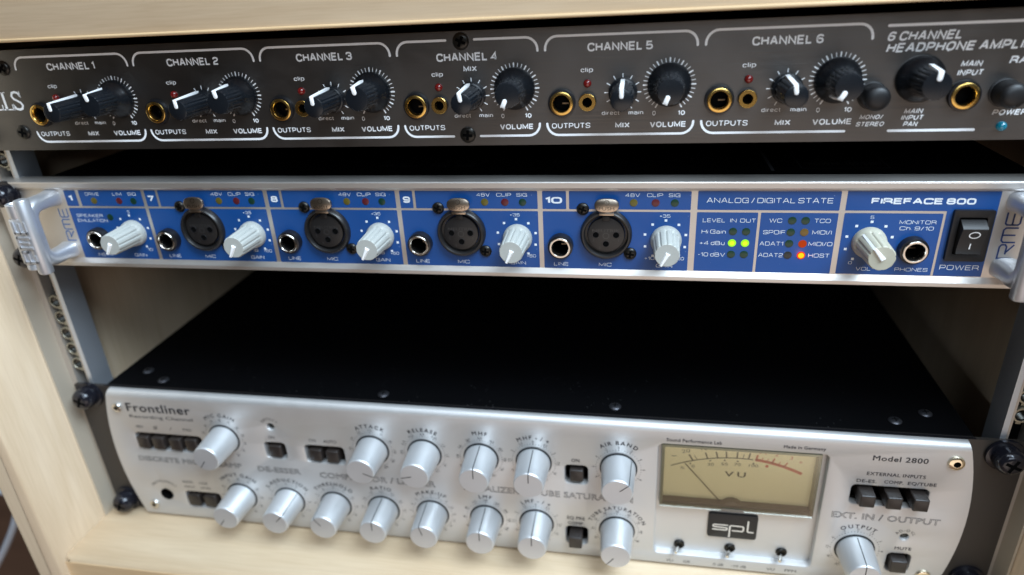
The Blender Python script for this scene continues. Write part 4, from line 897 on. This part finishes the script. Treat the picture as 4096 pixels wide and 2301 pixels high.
for x, z in ((9.2, 82.3), (9.8, 7.6), (473.5, 81.4), (473.5, 6.5)): rack_screw((x, -2.0, z), spl, 25, 1.32)
# VU meter
ym = yf + 6.0
def box_frame(x0, x1, z0, z1, y0, y1, t):
    return MB().plate(rrect(x0, x1, z0, z1, .8, 3), [rrect(x0 + t, x1 - t, z0 + t, z1 - t, .4, 2)], y0, y1 - y0)
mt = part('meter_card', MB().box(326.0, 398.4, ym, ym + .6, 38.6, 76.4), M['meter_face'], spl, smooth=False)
sides = box_frame(325.7, 398.5, 38.4, 76.5, yf + 1.2, ym + .5, 1.4)
part('meter_case', sides, mat('tinted_case_edge', (.24, .25, .19), .3), spl, smooth=False)
part('meter_window', MB().box(325.9, 398.3, yf + .8, yf + 1.15, 38.6, 76.3), M['acrylic'], spl, smooth=False)
my = ym - .06
# the printed scale: an arc rising from 330.8 to its top and falling to 391.8
def az(x): return 67.45 - 0.0082 * (x - 362.5) ** 2 + .0 if x > 362.5 else 67.45 - .0071 * (x - 362.5) ** 2
part('meter_scale', MB().stroke([(330.8 + k * 1.9, az(330.8 + k * 1.9)) for k in range(21)], .55, my), M['meter_ink'], spl, smooth=False)
part('meter_scale', MB().stroke([(370 + k * 1.09, az(370 + k * 1.09) + .3) for k in range(21)], 1.6, my, cap=False), M['meter_red'], spl, smooth=False, label='thick red end of the meter scale')
ti = MB()
for (x, w, l) in ((341, .7, 3.6), (343.2, .3, 2.6), (347.9, .65, 3.6), (352.5, .65, 3.7), (356.7, .65, 3.7), (361.5, .65, 3.7), (364.3, .3, 2.6), (366.8, .65, 3.7)):
    dx = (x - 361) * .10; ti.stroke([(x, az(x)), (x + dx, az(x) + l)], w, my, cap=False)
part('meter_ticks', ti, M['meter_ink'], spl, smooth=False)
tr_ = MB()
for (x, w, l) in ((370.3, .9, 3.2), (372.6, .35, 2.2), (375.0, .35, 2.2), (377.6, .8, 3.2), (380.3, .35, 2.2), (383.2, .7, 2.8)):
    dx = (x - 361) * .07; tr_.stroke([(x, az(x)), (x + dx, az(x) + l)], w, my, cap=False)
part('meter_ticks', tr_, M['meter_red'], spl, smooth=False)
tn = MB(); t2 = MB()
for s, x, z, rr, c in (('20', 337.4, 69.7, -12, 2.1), ('10', 345.6, 71.9, -9, 2.1), ('7', 351.9, 72.4, -6, 2.0), ('5', 356.1, 73.0, -3, 2.0), ('3', 361.3, 73.2, 0, 2.0), ('1', 367, 73.0, 3, 2.0), ('0', 341.3, 60.7, 0, 1.7), ('30', 349.5, 62.6, 0, 1.7), ('50', 355.9, 63.4, 0, 1.7), ('70', 362, 63.7, 0, 1.7), ('100', 369.2, 63.7, 0, 1.7), ('%', 336.2, 59.3, 0, 1.6)):
    ctext(tn, s, x, z, c, my, rr, wide=1.35)
ctext(tn, 'V', 358.6, 57.5, 3.0, my, 0, 'b', 1.5); ctext(tn, 'U', 364.4, 57.6, 3.0, my, 0, 'b', 1.45)
tn.stroke([(330.8, 66.2), (333, 66.4)], .35, my)
for x, z in ((349.1, 64.9), (355.9, 65.6), (362, 65.6), (369.3, 65.0), (339.9, 62.3)): tn.add([(x + .45 * math.cos(k * PI / 4), my, z + .45 * math.sin(k * PI / 4)) for k in range(8)], [tuple(range(8))])
for s, x, z in (('0', 371.8, 72.0), ('1', 374.5, 71.6), ('2', 379.5, 71.2), ('3', 386.2, 69.8), ('+', 390.6, 67.5)): ctext(t2, s, x, z, 1.9, my, 8, wide=1.3)
t2.add([(375.6 + .85 * math.cos(k * PI / 6), my, 63.9 + .85 * math.sin(k * PI / 6)) for k in range(12)], [tuple(range(12))])
part('meter_lettering', tn, M['meter_ink'], spl, smooth=False); part('meter_lettering', t2, M['meter_red'], spl, smooth=False)
part('meter_needle', MB().tube([(337.3, ym - 1.8, 63.4), (355.6, ym - 1.8, 41.0)], .22, 6), M['line_black'], spl)
part('meter_cover', MB().slab([(327.2, 39.8), (397, 39.8), (397, 41.2)] + [(365.5, 41.2), (363.6, 42.6), (361, 43.3), (358.4, 42.7), (356.4, 41.2)] + [(327.2, 41.2)], ym - .1, ym - 3.6, .2), M['meter_shade'], spl)
part('meter_zero_stop', MB().box(355.8, 366.4, yf + .6, yf + .8, 38.9, 39.9), M['meter_shade'], spl)
# badge
yb = yf + 2.6
bd = part('badge', MB().slab(rrect(350.3, 374.2, 19.4, 34.9, 1.3, 4), yf + 3.9, yb, .35), M['black_satin'], spl)
bl = MB(); yy = yb - .12
bl.stroke([(359.8, 27.9), (353.4, 27.9), (352.9, 27.4), (352.9, 26.9), (353.4, 26.5), (359.2, 26.2), (359.7, 25.8), (359.7, 25.2), (359.2, 24.7), (352.8, 24.8)], .75, yy)
bl.stroke([(361.0, 20.6), (361.0, 27.4), (361.6, 27.9), (367.0, 27.8), (367.6, 27.2), (367.6, 25.2), (367.0, 24.6), (362.4, 24.7)], .75, yy)
bl.stroke([(369.6, 31.4), (369.6, 25.0), (370.1, 24.5), (372.4, 24.5)], .75, yy)
part('badge_lettering', bl, mat('cream_badge_letters', (.72, .66, .58), .4), spl, smooth=False)
# toggle switches
nut = mesh_of(MB().lathe([(2.75, 0), (2.75, .7), (2.3, 1.1), (1.7, 1.1), (1.5, .2), (0, .2)], 22), M['screw_black'])
lev = mesh_of(MB().tube(bez([(0, .5, 0), (-.6, -2.5, .2), (-1.9, -6.8, .2)], 6), [.55, .6, .7, .8, .95, 1.05, .8], 12), M['zinc'])
for x, z in ((336.9, 11.4), (362.2, 11.9), (387.3, 12.3)):
    o = place('toggle_switch', nut, (x, yf + 3.9, z), spl); sub('lever', lev, o)

# ---------------------------------------------------------------- loose cables beside the cabinet
c1 = place('cable', mesh_of(MB().tube(bez([(-290, 42, -240), (-181, 40, -118), (-150, 40, -84), (-105, 40, -22), (-122, 40, -30), (-240, 44, -64)], 48), 2.7, 12), M['cable']), (0, 0, 0), None)
tag(c1, 'thin grey-blue cable hanging outside the left board of the cabinet', 'cable')

# tidy: no placeholder empties without data
for o in list(S.objects):
    if o.type == 'EMPTY' and not o.children: bpy.data.objects.remove(o)
